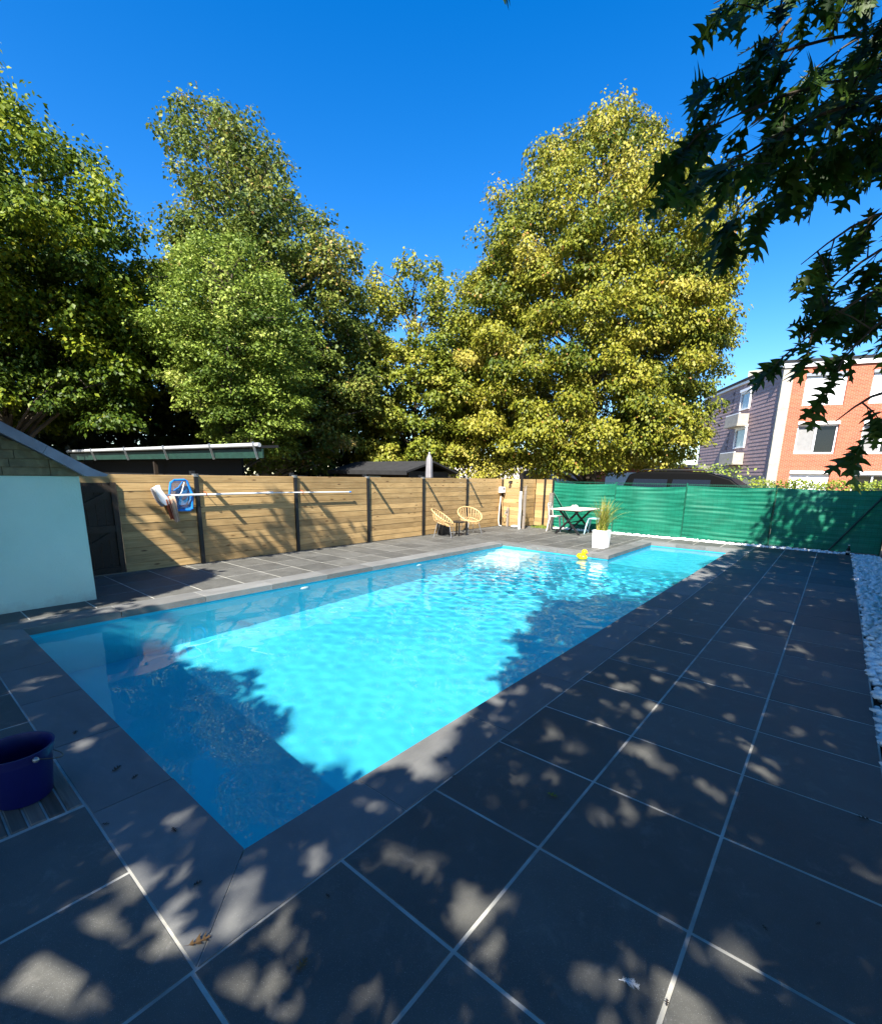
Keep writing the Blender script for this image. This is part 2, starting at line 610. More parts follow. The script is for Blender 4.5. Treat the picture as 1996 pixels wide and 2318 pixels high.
def leaves(P, T, N, size, tmpl, rnd):
    T = unit(T)
    N = unit(N - T * np.sum(N * T, axis=1, keepdims=True))
    B = np.cross(N, T)
    tv, tf = tmpl
    s = np.asarray(size).reshape(-1, 1, 1)
    V = P[:, None, :] + s * (tv[None, :, 0:1] * T[:, None, :] + tv[None, :, 1:2] * B[:, None, :] + tv[None, :, 2:3] * N[:, None, :])
    k = len(tv)
    F = (np.arange(len(P)) * k)[:, None, None] + tf[None]
    return V.reshape(-1, 3), F.reshape(-1, tf.shape[1]), np.repeat(rnd, k)

# ---------------------------------------------------------------- ground
WATER_Z = -.095
PX0, PY1, EX0, EY1 = -4.404, 9.05, -1.80, 12.05          # main basin x -4.404..0, y 0..9.05 ; shallow arm x -1.8..0, y ..12.05
mb = MB()
B = 900.0
hx0, hx1, hy0, hy1 = -4.9, .4, -.4, 12.5
zg = -.10
for (a, b, c, d) in ((-B, -B, B, hy0), (-B, hy1, B, B), (-B, hy0, hx0, hy1), (hx1, hy0, B, hy1)):
    mb.quad((a, b, zg), (c, b, zg), (c, d, zg), (a, d, zg))
tag(obj('ground', mb, T_GROUND), kind='structure')

# ---------------------------------------------------------------- paving
CW = .347                                                # coping width
patio_mb = MB()
zb = -.0025
def bed(x0, y0, x1, y1):
    patio_mb.box((x0, y0, -.09), (x1, y1, zb))
bed(CW - .02, -3.2, 2.15, 13.22)
bed(-6.74, -3.2, CW - .02, -CW + .02)
bed(-6.74, -CW + .02, PX0 - CW + .02, 13.22)
bed(PX0 - CW + .02, PY1 + CW - .02, EX0 - CW + .02, 13.22)
bed(EX0 - CW + .02, EY1 + CW - .02, CW - .02, 13.22)
bed(-.004 + .03, -CW + .02, CW - .02, EY1 + CW - .02)
bed(PX0 - CW + .02, -CW + .02, .026, -.03)
bed(PX0 - CW + .02, -.03, PX0 - .03, PY1 + CW - .02)
bed(PX0 - .03, PY1 + .03, EX0 - .03, PY1 + CW - .02)
bed(EX0 - CW + .02, PY1 + CW - .02, EX0 - .03, EY1 + CW - .02)
bed(EX0 - .03, EY1 + .03, .026, EY1 + CW - .02)
patio = tag(obj('patio', patio_mb, T_GROUT), kind='structure')
TW, TL = .60, .609
G = .013
TILE = mesh_of('tile', MB().bevbox((-.5, -.5, -.022), (.5, .5, 0), .0032), T_TILE)
def tile(x0, y0, x1, y1, name='tile', me=None):
    w, l = x1 - x0 - G, y1 - y0 - G
    if w < .03 or l < .03:
        return
    inst(name, me or TILE, patio, ((x0 + x1) / 2, (y0 + y1) / 2, random.uniform(-.0006, .0006)),
         (R(random.uniform(-.06, .06)), R(random.uniform(-.06, .06)), 0), (w, l, 1))
y0t = .249
for k in range(-4, 22):                                  # right-hand deck
    a, b = y0t + k * TL, min(y0t + (k + 1) * TL, 13.2)
    for c in range(3):
        tile(CW + c * TW, a, CW + (c + 1) * TW, b)
for r_ in range(3):                                      # near deck
    a, b = y0t - TL - (r_ + 1) * TL, y0t - TL - r_ * TL
    if r_ == 0:
        b = -CW
    xs = [CW, -.247]
    while xs[-1] > -4.7:
        xs.append(xs[-1] - TW)
    for i in range(len(xs) - 1):
        if r_ == 0 and i == 2:
            continue                                     # the timber skimmer lid lies here
        tile(xs[i + 1], a, xs[i], b)
ly = [-.48, .13, .745, 1.36] + [1.36 + .605 * i for i in range(1, 20)]
ly = [q for q in ly if q < 13.0] + [13.2]
lx = [PX0 - CW, -5.36, -5.97, -6.58, -6.73]
for i in range(len(ly) - 1):                             # left-hand deck
    for c in range(4):
        if ly[i] < .5 and c > 0:
            continue
        if ly[i] > 12.3 and c > 2:
            continue
        tile(lx[c + 1], ly[i], lx[c], ly[i + 1])
fy = [q for q in ly if q > PY1 + CW + .2]
fx = [PX0 - CW + .61 * i for i in range(0, 6)]
fx[-1] = EX0 - CW
fy = [PY1 + CW] + fy
for i in range(len(fy) - 1):                             # far deck behind the steps
    for c in range(5):
        tile(fx[c], fy[i], fx[c + 1], fy[i + 1])
for c, (a, b) in enumerate(((EX0 - CW, -1.5), (-1.5, -.9), (-.9, -.3), (-.3, CW))):
    tile(a, EY1 + CW, b, 13.2)
COPE = mesh_of('coping_stone', MB().bevbox((-.5, -.5, -.075), (.5, .5, .002), .003), T_COPE)
def cope(x0, y0, x1, y1):
    g = .006
    inst('coping_stone', COPE, patio, ((x0 + x1) / 2, (y0 + y1) / 2, random.uniform(-.0005, .0005)), (0, 0, 0), (x1 - x0 - g, y1 - y0 - g, 1))
OV = .012
cy_ = [.645, 1.6, 2.56, 3.52, 4.48, 5.44, 6.40, 7.36, 8.32, 9.28, 10.24, 11.2, EY1]
for a, b in zip(cy_[:-1], cy_[1:]):
    cope(-OV, a, CW, b)
cl = [.88, 1.84, 2.81, 3.79, 4.76, 5.74, 6.70, 7.66, 8.62, PY1]
for a, b in zip(cl[:-1], cl[1:]):
    cope(PX0 - CW, a, PX0 + OV, b)
cn = [-.75, -1.55, -2.35, -3.15, -3.95]
for a, b in zip(cn[1:], cn[:-1]):
    cope(a, -CW, b, OV)
cope(PX0 - CW, PY1, -3.75, PY1 + CW)
cf = [-3.75, -2.95, -2.15]
for a, b in zip(cf[:-1], cf[1:]):
    cope(a, PY1 - OV, b, PY1 + CW)
cp = [PY1 + CW, 10.3, 11.2, EY1]
for a, b in zip(cp[:-1], cp[1:]):
    cope(EX0 - CW, a, EX0 + OV, b)
ce = [EX0 - CW, -1.2, -.55, CW]
for a, b in zip(ce[:-1], ce[1:]):
    cope(a, EY1 - OV, b, EY1 + CW)
def mitre(poly):
    obj('coping_stone', MB().prism(poly, 'z', -.075, .002), T_COPE, patio)
e = .003
mitre([(-OV + e, OV), (CW - e, -CW + e * 2.4), (CW - e, .645 - e), (-OV, .645 - e)])
mitre([(-OV - e, OV), (CW - e * 2.4, -CW + e), (-.75 + e, -CW + e), (-.75 + e, OV)])
mitre([(PX0 + OV + e, OV), (PX0 - CW + e * 2.4, -CW + e), (-3.95 - e, -CW + e), (-3.95 - e, OV)])
mitre([(PX0 + OV, OV + e), (PX0 - CW + e, -CW + e * 2.4), (PX0 - CW + e, .88 - e), (PX0 + OV, .88 - e)])
mitre([(-2.15 + e, PY1 - OV), (EX0 + OV, PY1 - OV), (EX0 + OV, PY1 + CW - e), (-2.15 + e, PY1 + CW - e)])

# ---------------------------------------------------------------- pool basin and water
DEEP, SHELF = -1.50, -.42
mb = MB()
q = mb.quad
zt = -.06
q((0, 0, DEEP), (PX0, 0, DEEP), (PX0, PY1, DEEP), (0, PY1, DEEP))
q((0, 0, zt), (PX0, 0, zt), (PX0, 0, DEEP), (0, 0, DEEP))
q((PX0, 0, zt), (PX0, PY1, zt), (PX0, PY1, DEEP), (PX0, 0, DEEP))
q((PX0, PY1, zt), (EX0, PY1, zt), (EX0, PY1, DEEP), (PX0, PY1, DEEP))
q((EX0, PY1, SHELF), (0, PY1, SHELF), (0, PY1, DEEP), (EX0, PY1, DEEP))
q((EX0, PY1, SHELF), (0, PY1, SHELF), (0, EY1, SHELF), (EX0, EY1, SHELF))
q((EX0, PY1, zt), (EX0, EY1, zt), (EX0, EY1, SHELF), (EX0, PY1, SHELF))
q((EX0, EY1, zt), (0, EY1, zt), (0, EY1, SHELF), (EX0, EY1, SHELF))
q((0, 0, zt), (0, PY1, zt), (0, PY1, DEEP), (0, 0, DEEP))
q((0, PY1, zt), (0, EY1, zt), (0, EY1, SHELF), (0, PY1, SHELF))
pool = tag(obj('pool_basin', mb, T_LINER), kind='structure')
SX1 = -3.38
for i in range(4):                                       # entry steps in the far corner
    a, z = PY1 - .32 * (i + 1), -.28 - .24 * i
    o = obj('step', MB().bevbox((PX0 + .002, a, DEEP + .01), (SX1, PY1 - .003 - .32 * i, z), .02), T_STEP, pool)
    o.cycles.is_caustics_receiver = True
pool.cycles.is_caustics_receiver = True
for yy in (3.35, 6.0):
    obj('inlet', MB().lathe((0, 0, 0), [(.001, .03), (.04, .028), (.07, .012), (.075, 0)], 16), WHITE_P, pool, True)
inl = [c for c in pool.children if c.name.startswith('inlet')]
for o, yy in zip(inl, (3.35, 6.0)):
    o.rotation_euler = (0, R(90), 0)
    o.location = (PX0 + .002, yy, -.30)
    o.cycles.is_caustics_receiver = True

def water_sheet(x0, y0, x1, y1, step):
    nx, ny = int(round((x1 - x0) / step)), int(round((y1 - y0) / step))
    xs, ys = np.linspace(x0, x1, nx + 1), np.linspace(y0, y1, ny + 1)
    X, Y = np.meshgrid(xs, ys)
    return X, Y
wx, wy = np.linspace(PX0 - .004, .004, 190), np.linspace(-.004, EY1 + .004, 520)
X, Y = np.meshgrid(wx, wy)
wr = np.random.default_rng(3)
Z = np.zeros_like(X)
rip = np.exp(-(((Y - 7.2) / 2.6) ** 2)) * .85 + .10
for i in range(46):
    lam = wr.uniform(.11, .34)
    an = wr.uniform(0, 2 * math.pi)
    ph = wr.uniform(0, 2 * math.pi)
    k = 2 * math.pi / lam
    Z += .00034 * (lam / .22) ** 1.1 * np.sin(k * (X * math.cos(an) + Y * math.sin(an)) + ph + .8 * np.sin(X * 1.7 + ph) + .7 * np.sin(Y * 1.3 + ph)) * rip
for i in range(14):
    lam = wr.uniform(.5, 1.3)
    an = wr.uniform(0, 2 * math.pi)
    ph = wr.uniform(0, 2 * math.pi)
    Z += .00048 * lam * np.sin(2 * math.pi / lam * (X * math.cos(an) + Y * math.sin(an)) + ph) * (.45 + .4 * rip)
Z += WATER_Z
idx = np.arange(X.size).reshape(X.shape)
F = np.stack([idx[:-1, :-1], idx[:-1, 1:], idx[1:, 1:], idx[1:, :-1]], -1).reshape(-1, 4)
cxm = X.ravel()[F].mean(1)
cym = Y.ravel()[F].mean(1)
F = F[(cym < PY1 + .03) | (cxm > EX0 - .02)]
V = np.stack([X.ravel(), Y.ravel(), Z.ravel()], -1)
used = np.unique(F)
remap = np.full(len(V), -1)
remap[used] = np.arange(len(used))
water = np_obj('water', np_mesh('water', V[used], remap[F], T_WATER, smooth=True))
tag(water, kind='structure')
water.cycles.is_caustics_caster = True

# ---------------------------------------------------------------- white gravel
gr = np.random.default_rng(11)
def gravel(name, label, areas, n):
    Vs, Fs = [], []
    ico = []
    ph = (1 + 5 ** .5) / 2
    iv = unit(np.array([(-1, ph, 0), (1, ph, 0), (-1, -ph, 0), (1, -ph, 0), (0, -1, ph), (0, 1, ph), (0, -1, -ph), (0, 1, -ph), (ph, 0, -1), (ph, 0, 1), (-ph, 0, -1), (-ph, 0, 1)], float))
    itri = np.array([(0, 11, 5), (0, 5, 1), (0, 1, 7), (0, 7, 10), (0, 10, 11), (1, 5, 9), (5, 11, 4), (11, 10, 2), (10, 7, 6), (7, 1, 8), (3, 9, 4), (3, 4, 2), (3, 2, 6), (3, 6, 8), (3, 8, 9), (4, 9, 5), (2, 4, 11), (6, 2, 10), (8, 6, 7), (9, 8, 1)])
    o = 0
    for (x0, y0, x1, y1), k in zip(areas, n):
        for _ in range(k):
            s = gr.uniform(.016, .042)
            c = np.array((gr.uniform(x0, x1), gr.uniform(y0, y1), -.03 + gr.uniform(0, .045)))
            sh = np.array((gr.uniform(.8, 1.5), gr.uniform(.7, 1.1), gr.uniform(.5, .85)))
            a = gr.uniform(0, 6.28)
            p = iv * (1 + gr.uniform(-.22, .22, (12, 1))) * sh * s
            ca, sa = math.cos(a), math.sin(a)
            p = np.stack([p[:, 0] * ca - p[:, 1] * sa, p[:, 0] * sa + p[:, 1] * ca, p[:, 2]], -1)
            Vs.append(p + c)
            Fs.append(itri + o)
            o += 12
    ob = np_obj(name, np_mesh(name, np.concatenate(Vs), np.concatenate(Fs), STONE))
    tag(ob, label, 'gravel', kind='stuff')
mb = MB()
mb.quad((2.15, -3, -.05), (3.6, -3, -.05), (3.6, 14.2, -.05), (2.15, 14.2, -.05))
mb.quad((-5.35, 13.21, -.05), (2.15, 13.21, -.05), (2.15, 13.95, -.05), (-5.35, 13.95, -.05))
tag(obj('planting_bed', mb, T_SOIL), kind='structure')
gravel('white_gravel', 'white pebbles in a strip beside the dark paving and along the green screen',
       [(2.16, 2.4, 2.62, 13.4), (-5.3, 13.24, 2.2, 13.52)], [3300, 1700])

# ---------------------------------------------------------------- timber fence
FX, FH = -6.745, 1.516
NB = 12
BH = FH / NB
fence = thing('timber_fence', (FX, 6.0, 0), 'fence of horizontal pine boards between slim black metal posts beside the pool', 'fence')
mbd = MB()
# shiplap section: local x = length (unit), y = out of the fence, z = height
hb = BH / 2
prof = [(-.012, -hb + .001), (.010, -hb + .001), (.012, -hb + .004), (.009, hb - .007), (.005, hb - .001), (-.012, hb - .001)]
vs = [(-.5, a, b) for a, b in prof] + [(.5, a, b) for a, b in prof]
n_ = len(prof)
mbd.add(vs, [tuple(range(n_)), tuple(range(2 * n_ - 1, n_ - 1, -1))] + [(i, (i + 1) % n_, (i + 1) % n_ + n_, i + n_) for i in range(n_)])
_board_cache = {}
def board(L, parent, loc, rz):
    key = round(L, 2)
    if key not in _board_cache:
        b2 = MB()
        b2.add([(x * L, y, z) for x, y, z in mbd.v], mbd.f)
        _board_cache[key] = mesh_of('board', b2, W_PINE)
    return inst('board', _board_cache[key], parent, loc, (R(random.uniform(-.25, .25)), 0, rz))
def panel(p0, p1, out, z0=.012, skip=lambda i: False):
    p0, p1 = Vector(p0), Vector(p1)
    d = p1 - p0
    rz = math.atan2(d.y, d.x)
    # local +y must face 'out'
    if Vector((-math.sin(rz), math.cos(rz))).dot(Vector(out)) < 0:
        rz += math.pi
    for i in range(NB):
        if skip(i):
            continue
        c = (p0 + p1) / 2
        board(d.length - .012, fence, (c.x + out[0] * random.uniform(-.0015, .0015), c.y, z0 + (i + .5) * BH), rz)
PY = [2.867 + 1.953 * k for k in range(6)]
panel((FX, 1.675), (FX, PY[0] - .03), (1, 0), skip=lambda i: i == NB - 1)
c_ = board(PY[0] - .03 - .55, fence, (FX, (PY[0] - .03 + .55) / 2, .012 + (NB - .5) * BH), R(-90))
for k in range(5):
    panel((FX, PY[k] + .03), (FX, PY[k + 1] - .03), (1, 0))
CYF = 12.66
panel((FX + .02, CYF), (-6.08, CYF), (0, -1))
panel((-6.04, 13.62), (-5.44, 13.62), (0, -1))
panel((-6.05, 12.72), (-6.05, 13.58), (1, 0))
for k, y in enumerate(PY):
    p = obj('post', MB().box((FX - .035, y - .032, 0), (FX + .045, y + .032, 1.545)), B_METAL, fence)
    obj('post_cap', MB().box((FX - .04, y - .037, 1.505), (FX + .05, y + .037, 1.552)), G_METAL, p)
    if k < 5:
        obj('shadow_arm', MB().box((FX + .051, y + .0, 1.538), (FX + .33, y + .085, 1.546)), B_METAL, p)  # thin bar added to cast the diagonal shadow streak on the boards
        obj('rear_post', MB().box((FX - .13, y - .035, 0), (FX - .06, y + .03, 1.60)), B_METAL, p)
for x, y in ((-6.05, CYF + .005), (-5.70, 13.60), (-5.42, 13.63)):
    obj('post', MB().box((x - .03, y - .035, 0), (x + .03, y + .035, 1.56)), B_METAL, fence)

# dark gate
gate = thing('timber_gate', (FX + .02, 1.2, 0), 'dark stained plank gate with diagonal braces beside the white wall', 'gate')
ga, gb, gz0, gz1 = .62, 1.66, .025, 1.41
nP = 8
for i in range(nP):
    a = ga + .05 + (gb - ga - .10) * i / nP
    b = ga + .05 + (gb - ga - .10) * (i + 1) / nP - .005
    obj('plank', MB().box((FX - .01, a, gz0 + .01), (FX + .018, b, gz1 - .01)), W_DARK, gate)
for a, b in ((ga, ga + .07), (gb - .07, gb)):
    obj('stile', MB().box((FX - .012, a, gz0), (FX + .052, b, gz1)), W_DARK, gate)
for z in (gz0, .66, 1.26):
    obj('rail', MB().box((FX + .019, ga + .071, z), (FX + .047, gb - .071, z + .10)), W_DARK, gate)
for z0_, z1_ in ((.14, .64), (.78, 1.24)):
    obj('brace', MB().bar((FX + .034, ga + .10, z0_), (FX + .034, gb - .10, z1_), .024, .085, up=(0, 0, 1)), W_DARK, gate)

# ---------------------------------------------------------------- pool house
HX = -5.22
house = thing('pool_house', (HX - .7, -.6, 0), 'low white rendered pool house with slate gable and grey sloping verge', 'pool house')
obj('wall', MB().box((-6.66, -3.1, -.05), (HX, .864, 1.51)), T_WALL, house)
slope = (2.078 - 1.533) / (.224 - 1.104)
def vz(y):                                               # underside line of the verge
    return 1.512 + slope * (y - .93)
rows = [1.512, 1.605, 1.695, 1.787, 1.882, 1.978, 2.07, 2.16, 2.25, 2.34, 2.43]
obj('gable', MB().prism([(-3.0, 1.513), (.905, 1.513), (-1.0, vz(-1.0) - .01), (-3.0, vz(-1.0) - .01)], 'x', -6.6, HX - .014), T_SLATE, house)
for i in range(len(rows) - 1):
    z0_, z1_ = rows[i] + .003, rows[i + 1] - .004
    yend = .93 + (z0_ - 1.512) / slope - .012
    y = -1.0 - random.uniform(0, .3)
    while y < yend - .03:
        w = random.uniform(.33, .42)
        b = min(y + w - .006, yend)
        bt = min(b, .93 + (z1_ - 1.512) / slope - .012)
        if bt - y > .01 and b > -.4:
            jx = random.uniform(-.003, .003)
            obj('slate', MB().prism([(y, z0_), (b, z0_), (bt, z1_), (y, z1_)], 'x', HX - .013 + jx, HX + .012 + jx), T_SLATE, house)
        y += w
vd = Vector((0, 1, slope)).normalized()
vn = Vector((0, -slope, 1)).normalized()
def verge_piece(s0, s1, tip=False):
    p0 = Vector((0, .93, 1.513))
    a, b = p0 - vd * s0, p0 - vd * s1
    th = .105
    if tip:
        poly = [(.905, 1.5135), (1.115, 1.5135), (1.135, 1.535), (a.y + vn.y * th, a.z + vn.z * th), (b.y + vn.y * th, b.z + vn.z * th), (b.y, b.z)]
    else:
        poly = [(a.y, a.z), (a.y + vn.y * th, a.z + vn.z * th), (b.y + vn.y * th, b.z + vn.z * th), (b.y, b.z)]
    obj('verge_stone', MB().prism([(p[0], p[1]) for p in poly], 'x', -6.5, HX + .10), LEAD, house)
verge_piece(0.0, .46, True)
verge_piece(.463, 1.05)
verge_piece(1.053, 1.70)
verge_piece(1.703, 2.40)

# ---------------------------------------------------------------- things on the fence
PX = FX + .10
pole = thing('telescopic_pole', (PX, 4.3, 1.2), 'long white telescopic pole hung along the pine fence', 'pole')
obj('tube', MB().tube([(PX, 2.40, 1.200), (PX, 4.2, 1.216)], .017, 12), WHITE_P, pole, True)
obj('inner_tube', MB().tube([(PX, 4.2, 1.216), (PX, 6.17, 1.203)], .012, 12), WHITE_P, pole, True)
obj('collar', MB().tube([(PX, 4.14, 1.2155), (PX, 4.26, 1.2165)], .022, 12), WHITE_P, pole, True)
obj('end_cap', MB().tube([(PX, 6.14, 1.2033), (PX, 6.19, 1.203)], .017, 12), BLUE_N, pole, True)
for y in (2.98, 4.93):
    obj('hook', MB().tube([(FX + .02, y, 1.255), (PX, y, 1.24), (PX + .028, y, 1.215), (PX + .02, y, 1.185), (PX - .01, y, 1.178)], .007, 8), CLOTH_R, pole, True)
net = thing('leaf_skimmer', (PX + .03, 2.56, 1.2), 'blue framed leaf skimmer net hung behind the white pole', 'pool net')
NXX = PX - .035
ring = [(NXX, 2.43, .97), (NXX, 2.40, 1.20), (NXX, 2.44, 1.41), (NXX, 2.50, 1.445), (NXX, 2.66, 1.45), (NXX, 2.70, 1.43), (NXX, 2.765, 1.22), (NXX, 2.745, .97), (NXX, 2.71, .945), (NXX, 2.50, .955), (NXX, 2.43, .97)]
obj('frame', MB().tube(ring, .019, 8, cap=False), BLUE_N, net, True)
mb = MB()
nr = 6
rows_ = []
cy0, cz0 = 2.585, 1.20
vs, fs = [], []
for j in range(nr):
    s = 1 - j / (nr - 1) * .45
    dx = -.055 * math.sin(j / (nr - 1) * math.pi / 2)
    for p in ring[:-1]:
        vs.append((NXX + dx * .75, cy0 + (p[1] - cy0) * s, cz0 + (p[2] - cz0) * s))
m_ = len(ring) - 1
for j in range(nr - 1):
    for k in range(m_):
        fs.append((j * m_ + k, j * m_ + (k + 1) % m_, (j + 1) * m_ + (k + 1) % m_, (j + 1) * m_ + k))
fs.append(tuple((nr - 1) * m_ + k for k in range(m_)))
obj('net_bag', MB().add(vs, fs), T_NET, net)
obj('fold', MB().tube([(NXX + .012, 2.47, 1.28), (NXX + .015, 2.55, 1.33), (NXX + .012, 2.62, 1.42)], .008, 6), BLUE_N, net, True)
obj('fold', MB().tube([(NXX + .012, 2.53, 1.16), (NXX + .015, 2.60, 1.27), (NXX + .012, 2.65, 1.41)], .008, 6), WHITE_P, net, True)
br_ = thing('pool_brush', (PX + .02, 2.24, 1.18), 'white curved pool brush head on the end of the pole', 'brush')
pts = [(2.14, 1.315), (2.16, 1.25), (2.18, 1.18), (2.21, 1.11), (2.25, 1.06), (2.29, 1.04)]
vs, fs = [], []
for y, z in pts:
    t = (z - 1.03) / .3
    w = .075 + .02 * math.sin(t * 6)
    vs += [(PX - .03, y, z), (PX + .05, y + .02, z + .005), (PX + .05, y + w + .04, z + .055), (PX - .03, y + w + .02, z + .05)]
for i in range(len(pts) - 1):
    for k in range(4):
        fs.append((i * 4 + k, i * 4 + (k + 1) % 4, i * 4 + 4 + (k + 1) % 4, i * 4 + 4 + k))
fs += [(0, 1, 2, 3), tuple(len(vs) - 4 + k for k in range(4))]
obj('head', MB().add(vs, fs), WHITE_P, br_)
mbb = MB()
for i in range(len(pts) - 1):
    for s in range(4):
        y = pts[i][0] + (pts[i + 1][0] - pts[i][0]) * s / 4
        z = pts[i][1] + (pts[i + 1][1] - pts[i][1]) * s / 4
        for xx in (-.015, .015, .04):
            mbb.tube([(PX + xx, y, z + .01), (PX + xx, y - .022, z - .018)], .004, 4)
obj('bristles', mbb, CLOTH_G, br_)['kind'] = 'stuff'
obj('grip', MB().tube([(PX, 2.30, 1.20), (PX, 2.40, 1.20)], .024, 10), G_METAL, br_, True)
def drape(name, mat, y0, y1, ztop, zf, zb, xf, xb, parent=None, seed=1):
    r2 = np.random.default_rng(seed)
    ny, nz = 9, 14
    vs, fs = [], []
    for i in range(nz):
        t = i / (nz - 1)
        for j in range(ny):
            u = j / (ny - 1)
            s = t * 2 - 1
            z = ztop - (ztop - zf) * max(0, s) ** 1.0 - (ztop - zb) * max(0, -s)
            x = PX + (xf * min(1, max(0, s) * 5) if s > 0 else xb * min(1, -s * 5))
            nar = 1 - .35 * abs(s)
            y = (y0 + y1) / 2 + (u - .5) * (y1 - y0) * nar + abs(s) * .06
            x += .014 * math.sin(u * 11 + seed) * min(1, abs(s) * 3)
            vs.append((x, y, z + .01 * math.sin(u * 7 + seed) * abs(s)))
    for i in range(nz - 1):
        for j in range(ny - 1):
            fs.append((i * ny + j, i * ny + j + 1, (i + 1) * ny + j + 1, (i + 1) * ny + j))
    return obj(name, MB().add(vs, fs), mat, parent, True, at=(PX, (y0 + y1) / 2, zf) if parent is None else None)
cl_ = drape('draped_cloth', CLOTH_B, 2.32, 2.45, 1.224, .775, .95, .060, -.034, seed=2)
tag(cl_, 'beige and rust cloth folded over the white pole beside the skimmer', 'cloth')
drape('lining', CLOTH_R, 2.28, 2.37, 1.2225, .82, .98, .050, -.030, cl_, seed=5)

# wall box with hose at the fence corner
box_ = thing('wall_box', (FX + .08, 12.45, .6), 'white wall box with a long conduit down the pine fence corner', 'wall box')
BXX = FX + .07
obj('housing', MB().lathe((0, 0, 0), [(.001, 0), (.07, 0), (.085, .012), (.085, .09), (.07, .105), (.001, .105)], 20), WHITE_P, box_, True)
hs_ = box_.children[0]
hs_.rotation_euler = (0, R(90), 0)
hs_.location = Vector((BXX - .06, 12.50, 1.00)) - wloc(box_)
obj('cover', MB().bevbox((BXX - .05, 12.40, 1.09), (BXX + .08, 12.60, 1.27), .02), WHITE_P, box_)
obj('display', MB().box((BXX + .0805, 12.44, 1.19), (BXX + .084, 12.56, 1.245)), CLOTH_G, box_)
obj('conduit', MB().tube([(BXX + .03, 12.43, .98), (BXX + .01, 12.40, .6), (BXX - .0, 12.39, .2), (BXX + .02, 12.40, .03), (BXX + .07, 12.46, .012)], .022, 10), BEIGE_P, box_, True)
tap = thing('garden_tap', (-6.45, 12.50, 0), 'short brown standpipe post with a tap and hanging hose', 'garden tap')
obj('post', MB().box((-6.475, 12.54, 0), (-6.415, 12.60, .62)), W_GREY, tap)
obj('faucet', MB().tube([(-6.46, 12.54, .47), (-6.46, 12.47, .48), (-6.47, 12.45, .40)], .02, 8), G_METAL, tap, True)
obj('valve', MB().tube([(-6.50, 12.49, .53), (-6.42, 12.49, .53)], .014, 8), G_METAL, tap, True)
obj('hose', MB().tube([(-6.47, 12.45, .40), (-6.53, 12.46, .30), (-6.60, 12.50, .34), (-6.64, 12.53, .6), (-6.65, 12.53, .95)], .011, 8), RATTAN, tap, True)
dl = thing('wall_light', (-6.42, 12.60, 1.38), 'black downlight near the top of the short pine panel', 'wall light')
obj('bracket', MB().box((-6.47, 12.60, 1.42), (-6.37, 12.645, 1.47)), B_METAL, dl)
obj('lamp_shade', MB().lathe((-6.42, 12.555, 1.385), [(.001, .07), (.035, .065), (.05, .0), (.045, 0), (.001, .055)], 14), B_METAL, dl, True)
pp = obj('white_pipe', MB().tube([(-5.80, 12.22, 0), (-5.80, 12.22, 1.16)], .04, 14), WHITE_P, None, True, at=(-5.80, 12.22, 0))
tag(pp, 'white pipe standing upright beside the rough brown post', 'pipe')
tw = thing('split_post', (-5.70, 12.30, 0), 'rough brown split timber post with forked top by the pipe', 'post')
obj('trunk', MB().tube([(-5.70, 12.30, 0), (-5.695, 12.31, .5), (-5.70, 12.30, .9), (-5.69, 12.31, 1.18)], [.05, .047, .05, .045], 9), W_GREY, tw)
obj('fork', MB().tube([(-5.71, 12.30, 1.17), (-5.725, 12.29, 1.33)], [.02, .008], 6), W_GREY, tw)
obj('fork', MB().tube([(-5.68, 12.31, 1.17), (-5.665, 12.31, 1.36)], [.02, .008], 6), W_GREY, tw)
gp = obj('grey_post', MB().bevbox((-5.16, 12.85, 0), (-5.05, 12.96, 1.13), .008), W_GREY, None, at=(-5.1, 12.9, 0))
tag(gp, 'square grey timber post between the grass patch and green screen', 'post')
st = obj('stone_lump', MB().ball((-6.05, 12.35, .045), .14, .10, .055, 10, 6, lambda x, y, z: (x * (1 + .15 * math.sin(5 * y)), y, z)), GREYSTONE, None, True, at=(-6.05, 12.35, 0))
tag(st, 'pale stone lying at the foot of the short pine panel', 'stone')
# grass patch
n = 900
P = np.stack([rng.uniform(-5.75, -5.15, n), rng.uniform(12.85, 13.5, n), np.full(n, -.01)], -1)
T = np.stack([rng.normal(0, .35, n), rng.normal(0, .35, n), np.ones(n)], -1)
V, F, q_ = leaves(P, T, rng.normal(0, 1, (n, 3)), rng.uniform(.05, .11, n), (np.array([(0, .04, 0), (0, -.04, 0), (1, 0, .1)]), np.array([(0, 1, 2)])), rng.random(n))
tag(np_obj('grass', np_mesh('grass', V, F, L_LAWN, q_)), 'small patch of bright grass by the shaded fence corner', 'grass', kind='stuff')

